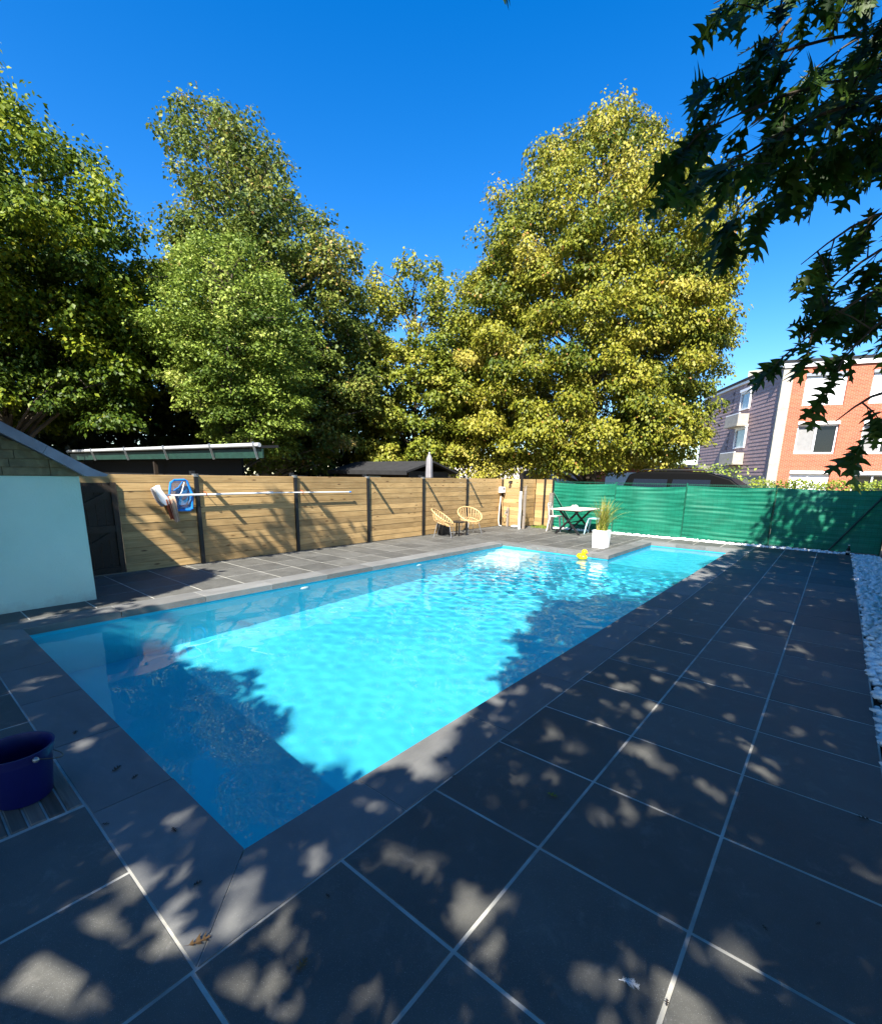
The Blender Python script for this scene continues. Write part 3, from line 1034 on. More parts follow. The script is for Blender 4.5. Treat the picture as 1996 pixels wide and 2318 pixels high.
# ---------------------------------------------------------------- green screen fence
GY = 13.62
scr = thing('screen_fence', (-1.4, GY, 0), 'green wire fence covered with rippled green privacy netting', 'fence')
gx = [-5.37, -3.39, -1.47, .53, 2.62]
r5 = np.random.default_rng(21)
def net_panel(p0, p1, ztop, zbot, seed, out):
    p0, p1 = np.array(p0), np.array(p1)
    L = np.linalg.norm(p1 - p0)
    d = (p1 - p0) / L
    nx, nz = int(L / .045), 60
    U, Wv = np.meshgrid(np.linspace(0, 1, nx + 1), np.linspace(0, 1, nz + 1))
    rr = np.random.default_rng(seed)
    H = np.zeros_like(U)
    for i in range(26):
        fz = rr.uniform(30, 95)
        fu = rr.uniform(-7, 7)
        H += rr.uniform(.0008, .0030) * np.sin(fz * Wv + fu * U + rr.uniform(0, 6)) * (.4 + .6 * np.sin(rr.uniform(2, 7) * U + rr.uniform(0, 6)) ** 2)
    for i in range(6):
        H += rr.uniform(.004, .010) * np.sin(rr.uniform(3, 9) * U + rr.uniform(2, 6) * Wv + rr.uniform(0, 6))
    sag = .025 * np.sin(U * math.pi) * (Wv > .85) * (Wv - .85) / .15
    Xx = p0[0] + d[0] * U * L + out[0] * H
    Yy = p0[1] + d[1] * U * L + out[1] * H
    Zz = zbot + (ztop - zbot) * Wv - sag * rr.uniform(.6, 1.6)
    idx = np.arange(U.size).reshape(U.shape)
    F = np.stack([idx[:-1, :-1], idx[:-1, 1:], idx[1:, 1:], idx[1:, :-1]], -1).reshape(-1, 4)
    return np_obj('netting', np_mesh('netting', np.stack([Xx.ravel(), Yy.ravel(), Zz.ravel()], -1), F, T_SCREEN, smooth=True), scr)
for i in range(4):
    net_panel((gx[i] + (.03 if i else .02), GY - .045), (gx[i + 1] - .01, GY - .045), 1.44 + (-.03 if i == 1 else 0), .02, 30 + i, (0, -1))
net_panel((2.70, GY - .02), (2.78, 5.5), 1.45, .02, 40, (-1, 0))
for x in gx:
    obj('post', MB().tube([(x, GY, -.05), (x, GY, 1.50)], .022, 10), GREEN_W, scr, True)
for z in (.05, .5, 1.0, 1.455, 1.475):
    obj('wire', MB().tube([(gx[0], GY + .006, z), (gx[-1], GY + .006, z)], .004, 5), GREEN_W, scr)
obj('brace', MB().tube([(2.52, GY - .09, 1.36), (1.72, GY - .11, .0)], .02, 8), GREEN_DK, scr, True)
obj('brace', MB().tube([(gx[0] + .02, GY - .09, 1.15), (-4.72, GY - .10, .30)], .018, 8), GREEN_W, scr, True)
mw = MB()
for i in range(160):                                     # upright wires along the top edge
    x = gx[0] + (gx[-1] - gx[0]) * (i + .5) / 160
    mw.tube([(x, GY + .012, 1.40), (x, GY + .012, 1.485)], .002, 4, False)
o = obj('wire_ends', mw, GREEN_W, scr)
o['kind'] = 'stuff'

# ---------------------------------------------------------------- furniture
def rattan_chair(loc, rz, label):
    t = thing('rattan_chair', loc, label, 'chair', None)
    Mx = Matrix.Rotation(rz, 3, 'Z')
    def W(p):
        return tuple(Mx @ Vector(p) + Vector(loc))
    # bowl: rim circle tilted, local +x = front
    tilt = R(34)
    def rim(a, rr=1.0, drop=0):
        x, y, z = .34 * rr * math.cos(a), .36 * rr * math.sin(a), 0
        q = Vector((x * math.cos(tilt) - drop * math.sin(tilt) * 0, y, -x * math.sin(tilt)))
        return Vector((q.x - .02, q.y, q.z + .54 - drop))
    N = 32
    rp = [W(rim(2 * math.pi * i / N)) for i in range(N + 1)]
    obj('rim', MB().tube(rp, .017, 8, False), RATTAN, t, True)
    mbs = MB()
    for i in range(26):
        a = 2 * math.pi * i / 26
        top, bot = rim(a), Vector((.03 + .085 * math.cos(a), .085 * math.sin(a), .335))
        mid = (top + bot) / 2 + Vector((.06 * math.cos(a), .07 * math.sin(a), -.075))
        mbs.tube([W(top), W(top.lerp(mid, .55) + Vector((0, 0, -.012))), W(mid), W(bot.lerp(mid, .5) + Vector((0, 0, -.015))), W(bot)], .0075, 5)
    obj('seat', mbs, RATTAN, t, True)
    for rr_, zz in ((.085, .335), (.055, .338)):
        obj('ring', MB().tube([W((.03 + rr_ * math.cos(2 * math.pi * i / 20), rr_ * math.sin(2 * math.pi * i / 20), zz)) for i in range(21)], .010, 6, False), RATTAN, t, True)
    obj('ring', MB().tube([W((.02 + .20 * math.cos(2 * math.pi * i / 24), .21 * math.sin(2 * math.pi * i / 24), .375 - .06 * math.cos(2 * math.pi * i / 24))) for i in range(25)], .009, 6, False), RATTAN, t, True)
    for sx, sy in ((1, 1), (1, -1), (-1, 1), (-1, -1)):
        obj('leg', MB().tube([W((.05 + .16 * sx, .16 * sy, .365 - .04 * sx)), W((.04 + .24 * sx, .23 * sy, 0))], .008, 8), G_METAL, t, True)
    return t
rattan_chair((-6.22, 8.95, 0), R(28), 'round rattan bowl chair leaning nearer the net, left of the black side table')
rattan_chair((-6.18, 10.12, 0), R(-25), 'round rattan bowl chair beyond the black side table, nearer the wall box')
stb = thing('side_table', (-6.12, 9.50, 0), 'small black square side table between two rattan chairs', 'side table')
obj('top', MB().bevbox((-6.32, 9.30, .355), (-5.94, 9.68, .385), .006), B_METAL, stb)
for x in (-6.30, -5.96):
    for y in (9.32, 9.66):
        obj('leg', MB().box((x - .015, y - .015, 0), (x + .015, y + .015, .354)), B_METAL, stb)
bbx = obj('storage_box', MB().bevbox((-6.62, 9.18, 0), (-6.40, 9.50, .30), .012), BLACKV, None, at=(-6.5, 9.35, 0))
tag(bbx, 'black box on the paving against the fence behind the side table', 'box')

TC = Vector((-4.08, 12.42, 0))
tb = thing('folding_table', TC, 'folding table with pale plank top and crossed black legs', 'table')
for i in range(8):
    y = TC.y - .68 + i * .17
    obj('tabletop_plank', MB().bevbox((TC.x - .46, y, .70), (TC.x + .46, y + .166, .728), .004), W_TOP, tb)
for s in (-1, 1):
    y = TC.y + s * .46
    obj('leg', MB().bar((TC.x - .36, y, .0), (TC.x + .30, y, .685), .045, .05), B_METAL, tb)
    obj('leg', MB().bar((TC.x + .36, y + .05, .0), (TC.x - .30, y + .05, .685), .045, .05), B_METAL, tb)
    obj('rail', MB().box((TC.x - .38, y - .03, .66), (TC.x + .38, y + .08, .698)), B_METAL, tb)
obj('stretcher', MB().bar((TC.x, TC.y - .46, .34), (TC.x, TC.y + .51, .34), .03, .03), B_METAL, tb)
orn = thing('table_ornament', (TC.x - .02, TC.y + .02, .729), 'small pale shell ornament on the folding table', 'ornament')
obj('shell', MB().ball((TC.x - .02, TC.y + .02, .775), .085, .06, .05, 14, 8, lambda x, y, z: (x * (1 + .2 * math.sin(9 * y)), y, z * (1 + .15 * x))), STONE, orn, True)
obj('spire', MB().tube([(TC.x - .08, TC.y + .02, .79), (TC.x - .13, TC.y + .02, .765), (TC.x - .16, TC.y + .02, .75)], [.045, .028, .006], 8), BEIGE_P, orn, True)

def metal_chair(loc, rz, mat, label):
    t = thing('metal_chair', loc, label, 'chair')
    Mx = Matrix.Rotation(rz, 3, 'Z')
    def W(p):
        return tuple(Mx @ Vector(p) + Vector(loc))
    def wb(mb):
        out = MB()
        out.v = [W(p) for p in mb.v]
        out.f = mb.f
        return out
    obj('seat', wb(MB().bevbox((-.18, -.18, .44), (.18, .18, .465), .01)), mat, t)
    for sx in (-1, 1):
        for sy in (-1, 1):
            l = MB()
            a, b = Vector((.17 * sx, .17 * sy, .455)), Vector((.225 * sx, .225 * sy, 0))
            w0, w1 = .055, .022
            l.add([a + Vector((-w0 * sx, 0, 0)), a, a + Vector((0, -w0 * sy, 0)), b + Vector((-w1 * sx, 0, 0)), b, b + Vector((0, -w1 * sy, 0))],
                  [(0, 1, 4, 3), (1, 2, 5, 4), (0, 2, 5, 3), (0, 1, 2), (3, 4, 5)])
            obj('leg', wb(l), mat, t)
    fr = MB().tube([(-.17, -.17, .46), (-.19, -.175, .60), (-.23, -.17, .80), (-.235, -.12, .84), (-.235, .12, .84), (-.23, .17, .80), (-.19, .175, .60), (-.17, .17, .46)], .013, 8)
    obj('back_frame', wb(fr), mat, t, True)
    obj('back_slat', wb(MB().box((-.225, -.05, .47), (-.215, .05, .835), Matrix.Rotation(R(6), 3, 'Y'))), mat, t)
    obj('back_rail', wb(MB().box((-.226, -.165, .70), (-.212, .165, .80), Matrix.Rotation(R(6), 3, 'Y'))), mat, t)
    return t
metal_chair((-4.72, 12.55, 0), R(8), BEIGE_P, 'beige metal bistro chair tucked in at the grey post end of the table')
metal_chair((-3.60, 12.72, 0), R(188), PALEBLUE, 'pale blue metal bistro chair between the table and the grass planter')

# planter and grass
pl = thing('planter', (-2.38, 10.10, 0), 'tall square white planter at the edge of the pool coping', 'planter')
mbp = MB()
a, b, h = .155, .175, .415
def ringp(s, z):
    return [(-2.38 - a * s, 10.12 - b * s, z), (-2.38 + a * s, 10.12 - b * s, z), (-2.38 + a * s, 10.12 + b * s, z), (-2.38 - a * s, 10.12 + b * s, z)]
vs = ringp(.90, .004) + ringp(1.0, h) + ringp(.86, h) + ringp(.84, h - .05)
fs = [(0, 1, 2, 3)]
for j in range(3):
    for k in range(4):
        fs.append((j * 4 + k, j * 4 + (k + 1) % 4, j * 4 + 4 + (k + 1) % 4, j * 4 + 4 + k))
obj('pot', MB().add(vs, fs), WHITE_PL, pl)
obj('soil', MB().quad(*ringp(.845, h - .045)), T_SOIL, pl)
gs = thing('ornamental_grass', (-2.38, 10.12, h - .045), 'tall arching green and straw coloured grass in the white planter', 'grass')
mbg_v, mbg_f, rv = [], [], []
o_ = 0
for i in range(330):
    az = random.uniform(0, 6.283)
    L = random.uniform(.35, .95)
    lean = random.uniform(.03, .55) if i % 5 else random.uniform(.5, .9)
    base = np.array((-2.38 + random.gauss(0, .045), 10.12 + random.gauss(0, .05), h - .05))
    d = np.array((math.cos(az), math.sin(az), 0))
    d = d + np.array((.18, 0, 0))
    w = random.uniform(.004, .009)
    sd_ = np.array((-d[1], d[0], 0))
    rn = random.random()
    ns = 6
    for s in range(ns + 1):
        t = s / ns
        p = base + d * lean * L * (t ** 1.7) + np.array((0, 0, L * (t - .55 * lean * t ** 2.4)))
        ww = w * (1 - t) ** .6 + .0006
        mbg_v += [p - sd_ * ww, p + sd_ * ww]
        rv += [rn, rn]
    for s in range(ns):
        q0 = o_ + 2 * s
        mbg_f.append((q0, q0 + 1, q0 + 3, q0 + 2))
    o_ += 2 * (ns + 1)
bl = np_obj('blades', np_mesh('blades', np.array(mbg_v), np.array(mbg_f), L_GRASS, np.array(rv)), gs)
bl['kind'] = 'stuff'

# rubber duck
dk = thing('rubber_duck', (-2.26, 8.80, WATER_Z), 'big yellow rubber duck floating by the pool corner below the planter', 'duck')
DX, DY = -2.26, 8.80
def duckf(x, y, z):
    t = max(0, -x)
    return (x * 1.0, y * (1 - .35 * t ** 2), z * (1 - .1 * t) + .55 * t ** 2.2)
obj('body', MB().ball((DX, DY, WATER_Z + .045), .125, .095, .075, 22, 14, duckf), YELLOW, dk, True)
obj('head', MB().ball((DX + .055, DY, WATER_Z + .155), .062, .06, .06, 18, 12), YELLOW, dk, True)
obj('beak', MB().ball((DX + .120, DY, WATER_Z + .148), .032, .03, .013, 12, 8), ORANGE, dk, True)
for s in (-1, 1):
    obj('wing', MB().ball((DX - .02, DY + s * .088, WATER_Z + .065), .06, .018, .038, 12, 8), YELLOW, dk, True)
    obj('eye', MB().ball((DX + .098, DY + s * .034, WATER_Z + .175), .010, .010, .012, 8, 6), B_METAL, dk, True)
dk.rotation_euler = (0, 0, R(-20))

# bucket, lid, bottle
LX0, LX1, LYA, LYB = -1.447, -.853, -.965, -.352
lid = thing('skimmer_lid', (-1.15, -.66, 0), 'ribbed grey timber hatch set into the dark paving under the bucket', 'hatch')
for i in range(9):
    y = LYA + (LYB - LYA) * i / 9
    obj('slat', MB().bevbox((LX0 + .01, y + .004, -.03), (LX1 - .01, y + (LYB - LYA) / 9 - .004, .004), .006), W_LID, lid)
bk = thing('bucket', (-1.145, -.525, .005), 'dark blue plastic bucket with wire handle on the timber hatch', 'bucket')
bc = (-1.145, -.525, .0045)
obj('body', MB().lathe(bc, [(.001, .0), (.108, 0), (.113, .006), (.138, .218), (.142, .220), (.142, .232), (.146, .233), (.147, .256), (.152, .258), (.152, .266), (.143, .266), (.134, .22), (.109, .01), (.001, .009)], 40), BLUE_P, bk, True)
hd = Vector((-.30, .954, 0))
sdv = Vector((.954, .30, 0))
cpt = Vector(bc)
obj('lug', MB().ball(tuple(cpt + sdv * .157 + Vector((0, 0, .240))), .014, .014, .014, 10, 6), G_METAL, bk, True)
obj('lug', MB().ball(tuple(cpt - sdv * .157 + Vector((0, 0, .240))), .014, .014, .014, 10, 6), G_METAL, bk, True)
pts = []
for i in range(15):
    an = math.pi * i / 14
    pts.append(tuple(cpt + sdv * .164 * math.cos(an) + hd * .172 * math.sin(an) + Vector((0, 0, .245 - .10 * math.sin(an)))))
obj('handle', MB().tube(pts, .0028, 6), B_METAL, bk, True)
bt = thing('bottle', (2.08, 13.16, 0), 'small dark bottle standing where paving meets white pebbles', 'bottle')
obj('glass', MB().lathe((2.08, 13.16, .002), [(.001, 0), (.036, 0), (.038, .02), (.038, .12), (.016, .17), (.014, .21)], 16), GLASS_D, bt, True)
obj('cap', MB().lathe((2.08, 13.16, .212), [(.016, 0), (.016, .018), (.001, .018)], 12), WHITE_P, bt, True)
obj('sticker', MB().lathe((2.08, 13.16, .05), [(.0385, 0), (.0385, .045)], 16), BEIGE_P, bt, True)

# fallen leaves, feather, floating leaves
tv, tf = OAK_HI
def fallen(name, x, y, rz, s, mat, label, z=.006, curl=.35):
    vs = []
    for p in tv:
        u = p[0] - .5
        vs.append((u * s, p[1] * s * .7, (p[2] * .5 + curl * u * u + abs(p[1]) * curl * .5) * s))
    mb = MB()
    mb.add(vs, [tuple(f) for f in tf])
    mz = min(p[2] for p in mb.v)
    o = obj(name, mb, mat)
    o.location = (x, y, z - mz)
    o.rotation_euler = (0, 0, rz)
    tag(o, label, 'leaf')
    return o
fallen('fallen_leaf', .265, -.355 + .05, R(70), .085, DRYLEAF, 'curled brown leaf on the coping by the near pool corner joint')
fallen('fallen_leaf', .83, 1.21, R(10), .065, L_GRASS, 'small yellowish leaf lying on a dark tile near a grout crossing')
fallen('fallen_leaf', .60, -.12, R(100), .06, DRYLEAF, 'little tan leaf in a sun patch on the tile by the corner')
for i, (x, y, s) in enumerate([(-.35, -.14, .05), (-.62, -.33, .04), (.02, -.2, .04), (-1.05, -.16, .07), (-1.65, -.2, .06), (2.05, 2.05, .06), (1.9, 1.2, .03), (1.55, .55, .03), (1.75, 1.05, .03), (.45, .1, .03), (.22, 1.1, .03), (.36, 1.0, .03), (-.9, -.12, .05)]):
    o = fallen('fallen_leaf', x, y, R(40 * i), s, DRYLEAF2, 'tiny dark shrivelled leaf lying on the shaded paving')
    o['group'] = 'dark leaf crumbs on the paving'
fe = MB()
fe.tube([(-.5, 0, .02), (-.1, .05, .10), (.5, -.02, .16)], [.02, .016, .004], 5)
for i in range(26):
    t = -.35 + i * .032
    yb = .04 - .05 * (t + .1) ** 2 * 4
    for sg in (-1, 1):
        ln = random.uniform(.10, .26) * (1.1 - abs(t))
        fe.tube([(t, yb, .10), (t + ln * .5, yb + sg * ln * .7, .12 + random.uniform(-.03, .06)), (t + ln * .7 + random.uniform(-.05, .05), yb + sg * ln, .10 + random.uniform(-.05, .10))], [.010, .008, .002], 4)
o = obj('feather', fe, WHITE_C)
o.scale = (.06, .06, .06)
o.location = (1.44, .53, .002)
o.rotation_euler = (0, 0, R(15))
tag(o, 'small white feather lying on a dark tile', 'feather')
for x, y, s, lab in ((-2.95, 4.85, .11, 'yellow leaf floating on the choppy part of the pool'), (-1.95, 4.3, .09, 'dark leaf floating near the middle of the pool')):
    o = fallen('floating_leaf', x, y, R(30), s, L_GRASS if s > .1 else DRYLEAF2, lab, z=WATER_Z - .004, curl=.1)

# ---------------------------------------------------------------- neighbours' structures behind the fence
sh = thing('lean_to', (-12, 4.2, 0), 'dark lean-to with green fascia and white gutter behind the fence', 'lean-to')
A, Bp = Vector((-7.24, 4.44, 2.13)), Vector((-16.6, 3.45, 2.13))
ud = (Bp - A).normalized()
un = Vector((-ud.y, ud.x, 0))
if un.y < 0:
    un = -un
obj('gutter', MB().tube([A - un * .06, Bp - un * .06], .042, 10), GUTTER, sh, True)
obj('fascia', MB().add([A + Vector((0, 0, -.07)), Bp + Vector((0, 0, -.07)), Bp + Vector((0, 0, -.25)), A + Vector((0, 0, -.25)),
                        A + un * .03 + Vector((0, 0, -.07)), Bp + un * .03 + Vector((0, 0, -.07)), Bp + un * .03 + Vector((0, 0, -.25)), A + un * .03 + Vector((0, 0, -.25))],
                       [(0, 1, 2, 3), (4, 5, 6, 7), (0, 4, 5, 1), (3, 2, 6, 7), (0, 3, 7, 4), (1, 5, 6, 2)]), GREEN_DK, sh)
up = Vector((0, 0, 1))
r0 = [A - un * .02 + up * -.01, Bp - un * .02 + up * -.01, Bp + un * .40 + up * .02, A + un * .40 + up * .02]
obj('roof', MB().add(r0 + [p + up * -.05 for p in r0], [(0, 1, 2, 3), (4, 5, 6, 7), (0, 4, 5, 1), (1, 5, 6, 2), (2, 6, 7, 3), (3, 7, 4, 0)]), FELT, sh)
A2 = A + ud * 1.2
obj('shade_wall', MB().add([A2 + un * .33, Bp + un * .33, Bp + un * .33 - up * 2.2, A2 + un * .33 - up * 2.2, A2 + un * .38, Bp + un * .38, Bp + un * .38 - up * 2.2, A2 + un * .38 - up * 2.2],
                          [(0, 1, 2, 3), (4, 5, 6, 7), (0, 4, 5, 1), (0, 3, 7, 4), (1, 2, 6, 5)]), BLACKV, sh)  # black sheet standing in for the shade under the roof
for t in (.12, 1.65, 3.6, 5.6, 7.6):
    p = A + ud * t
    obj('gutter_bracket', MB().bar(p - un * .13 + up * .055, p - un * .035 - up * .27, .045, .012, up=ud), G_METAL, sh)
for t in (4.5, 8.9):
    p = A + ud * t + un * .10
    obj('post', MB().box((p.x - .04, p.y - .04, -.1), (p.x + .04, p.y + .04, 1.83)), W_DARK, sh)

bs = thing('garden_shed', (-10.5, 11.4, 0), 'low black garden shed with shallow felt roof beyond the pine fence', 'shed')
obj('wall', MB().box((-12.2, 10.3, -.1), (-8.75, 12.3, 1.72)), W_DARK, bs)
obj('roof', MB().prism([(10.0, 1.66), (11.3, 2.0), (12.6, 1.66), (12.6, 1.72), (11.3, 2.06), (10.0, 1.72)], 'x', -12.4, -8.55), FELT, bs)
obj('fascia', MB().box((-12.42, 9.97, 1.60), (-8.53, 9.995, 1.73)), FELT, bs)
obj('window', MB().box((-10.6, 10.27, 1.2), (-10.0, 10.295, 1.55)), GLASS_L, bs)

pa = thing('folded_parasol', (-7.25, 9.55, 0), 'folded grey parasol standing up behind the pine fence', 'parasol')
obj('pole', MB().tube([(-7.25, 9.55, -.1), (-7.25, 9.55, 2.18)], .022, 10), G_METAL, pa, True)
mbq = MB()
prof = [(.03, 2.17), (.075, 2.05), (.085, 1.7), (.095, 1.3), (.10, 1.05), (.07, .95)]
vs, fs = [], []
nn = 20
for rr_, z in prof:
    for k in range(nn):
        an = 2 * math.pi * k / nn
        rad = rr_ * (1 + .22 * math.cos(5 * an + z))
        vs.append((-7.25 + rad * math.cos(an), 9.55 + rad * math.sin(an), z))
for i in range(len(prof) - 1):
    for k in range(nn):
        fs.append((i * nn + k, i * nn + (k + 1) % nn, (i + 1) * nn + (k + 1) % nn, (i + 1) * nn + k))
obj('canopy', MB().add(vs, fs), CLOTH_G, pa, True)
obj('finial', MB().ball((-7.25, 9.55, 2.2), .02, .02, .035, 8, 6), WHITE_P, pa, True)

# people carrier behind the green screen
van = thing('parked_van', (-1.6, 16.2, -.08), 'black van parked close behind the green screen, only its roof showing', 'van')
prof = [(-3.85, .35), (-3.90, .95), (-3.80, 1.45), (-3.66, 1.82), (-3.35, 1.91), (-2.2, 1.945), (-1.35, 1.90), (-.75, 1.72), (-.25, 1.35), (.05, 1.12), (.75, .98), (1.0, .78), (1.02, .38)]
yc, hw = 16.2, .93
vs, fs = [], []
for s, inset in ((-1, 0), (1, 0)):
    for (x, z) in prof:
        w = hw - .20 * max(0, (z - 1.0)) / .9
        vs.append((x, yc + s * w, z - .08))
n_ = len(prof)
fs = [tuple(range(n_)), tuple(range(2 * n_ - 1, n_ - 1, -1))] + [(i, i + 1, i + 1 + n_, i + n_) for i in range(n_ - 1)] + [(n_ - 1, 0, n_, 2 * n_ - 1)]
bd = obj('body', MB().add(vs, fs), CARPAINT, van)
bv = bd.modifiers.new('bevel', 'BEVEL')
bv.width = .05
bv.segments = 3
for s in (-1, 1):
    for a, b in ((-3.55, -2.45), (-2.37, -1.25)):
        obj('window', MB().add([(a, yc + s * (hw - .035), 1.06), (b, yc + s * (hw - .035), 1.06), (b, yc + s * (hw - .14), 1.60), (a + .08, yc + s * (hw - .14), 1.60)], [(0, 1, 2, 3)]), GLASS_D, van)
    obj('roof_rail', MB().tube([(-3.3, yc + s * .66, 1.86), (-3.2, yc + s * .66, 1.90), (-1.5, yc + s * .66, 1.90), (-1.4, yc + s * .66, 1.85)], .016, 8), B_METAL, van, True)
    for x in (-2.95, .05):
        wl = obj('wheel', MB().lathe((0, 0, 0), [(.001, -.09), (.20, -.09), (.21, -.10), (.33, -.09), (.34, 0), (.33, .09), (.21, .10), (.20, .09), (.001, .09)], 24), RUBBER, van, True)
        wl.rotation_euler = (R(90), 0, 0)
        wl.location = Vector((x, yc + s * (hw - .09), .26)) - wloc(van)
        rm = obj('rim', MB().lathe((0, 0, 0), [(.001, -.095), (.195, -.095), (.195, .095), (.001, .095)], 16), G_METAL, None, True)
        rm.parent = wl
    obj('headlight', MB().ball((.86, yc + s * .72, .70), .12, .12, .07, 10, 6), GLASS_L, van, True)
obj('windscreen', MB().quad((-1.22, yc - .70, 1.80), (-1.22, yc + .70, 1.80), (-.18, yc + .80, 1.24), (-.18, yc - .80, 1.24)), GLASS_D, van)

# low pale buildings glimpsed under the trees
lo = thing('white_outbuilding', (-14, 26, 0), 'low pale outbuilding glimpsed under the golden maple', 'outbuilding')
obj('wall', MB().box((-24, 27, -.1), (-11.5, 31, 2.55)), plain('cream_wall', (.72, .66, .60), .85, .08), lo)
obj('roof', MB().box((-24.3, 26.7, 2.553), (-11.2, 31.3, 2.72)), FELT, lo)
for x in (-21.5, -18, -14.5):
    obj('door', MB().box((x, 26.96, 0), (x + 2.0, 26.995, 2.0)), W_DARK, lo)
lb = thing('brick_garage', (-7.5, 27.5, 0), 'low red brick garage seen under the golden maple', 'garage')
mbw = MB().box((-10.2, 26.5, -.1), (-4.2, 30, 2.2))
gw = obj('wall', mbw, T_BRICK, lb)
obj('roof', MB().box((-10.4, 26.3, 2.203), (-4.0, 30.2, 2.35)), CONC, lb)
obj('door', MB().box((-8.6, 26.46, 0), (-6.2, 26.495, 1.95)), SHUTTER, lb)

# ---------------------------------------------------------------- brick apartment block
def uv_box(o, su=1.0):
    me = o.data
    if not me.uv_layers:
        me.uv_layers.new(name='UVMap')
    uv = me.uv_layers[0].data
    for p in me.polygons:
        n = p.normal
        for li in p.loop_indices:
            c = me.vertices[me.loops[li].vertex_index].co
            if abs(n.z) > .7:
                uv[li].uv = (c.x, c.y)
            else:
                t = Vector((-n.y, n.x, 0)).normalized()
                uv[li].uv = (c.dot(t) * su, c.z * su)
uv_box(gw)
A0 = Vector((-1.75, 35.0, 0))
ea = R(16)
E1 = Vector((math.cos(ea), math.sin(ea), 0))             # along the brick front
sa = R(30)
E2 = Vector((-math.sin(sa), math.cos(sa), 0))            # along the shingled side
NF = Vector((E1.y, -E1.x, 0))                            # out of the front
NS = Vector((-E2.y, E2.x, 0))
if NS.x > 0:
    NS = -NS
HB = 8.35
bld = thing('apartment_block', A0, 'three storey orange brick apartment block with mauve shingled side', 'building')
def fpt(u, z, o=0):
    return A0 + E1 * u + NF * o + Vector((0, 0, z))
def spt(u, z, o=0):
    return A0 + E2 * u + NS * o + Vector((0, 0, z))
def slab(pt, u0, u1, z0, z1, o0, o1):
    return MB().add([pt(u0, z0, o0), pt(u1, z0, o0), pt(u1, z1, o0), pt(u0, z1, o0), pt(u0, z0, o1), pt(u1, z0, o1), pt(u1, z1, o1), pt(u0, z1, o1)],
                    [(0, 1, 2, 3), (4, 5, 6, 7), (0, 4, 5, 1), (1, 5, 6, 2), (2, 6, 7, 3), (3, 7, 4, 0)])
LF, LS = 16.0, 12.5
core = MB()
poly = [A0 - NF * .30 - NS * .15 + E1 * .1, A0 + E1 * LF - NF * .30, A0 + E1 * LF + E2 * LS, A0 + E2 * LS - NS * .15]
core.add([(p.x, p.y, -.1) for p in poly] + [(p.x, p.y, HB - .25) for p in poly], [(0, 1, 2, 3), (4, 5, 6, 7)] + [(i, (i + 1) % 4, (i + 1) % 4 + 4, i + 4) for i in range(4)])
obj('core', core, BLACKV, bld)
WIN = []                                                 # (u0, u1, z0, z1, kind)
for u in (1.05, 4.10, 7.15, 10.2):
    WIN += [(u, u + 1.95, 5.93, 7.55, 'shut'), (u, u + 1.95, 3.22, 4.88, 'open'), (u, u + 1.95, .50, 2.08, 'low')]
# brick front as strips round real openings
us = sorted({.42, LF} | {w[0] for w in WIN} | {w[1] for w in WIN})
zs = sorted({-.1, HB - .30} | {w[2] for w in WIN} | {w[3] for w in WIN})
bm_ = MB()
for i in range(len(us) - 1):
    for j in range(len(zs) - 1):
        cu, cz = (us[i] + us[i + 1]) / 2, (zs[j] + zs[j + 1]) / 2
        if any(w[0] < cu < w[1] and w[2] < cz < w[3] for w in WIN):
            continue
        bm_.quad(fpt(us[i], zs[j]), fpt(us[i + 1], zs[j]), fpt(us[i + 1], zs[j + 1]), fpt(us[i], zs[j + 1]))
fr = obj('brick_front', bm_, T_BRICK, bld)
fm = fr.modifiers.new('thick', 'SOLIDIFY')
fm.thickness = .22
fm.offset = 0
uv_box(fr)
obj('corner_pier', slab(fpt, -.10, .415, -.1, HB - .30, -.25, .14), CONC, bld)
for k, z in enumerate((1.0, 2.6, 4.2, 5.8)):
    obj('pier_block', slab(fpt, -.11, .418, z, z + .42, .135, .148), CONC, bld)
obj('cornice', slab(fpt, -.2, LF + .2, HB - .29, HB - .02, -.30, .22), SHUTTER, bld)
obj('roof_edge', slab(fpt, -.25, LF + .3, HB - .015, HB + .12, -.4, .27), FELT, bld)
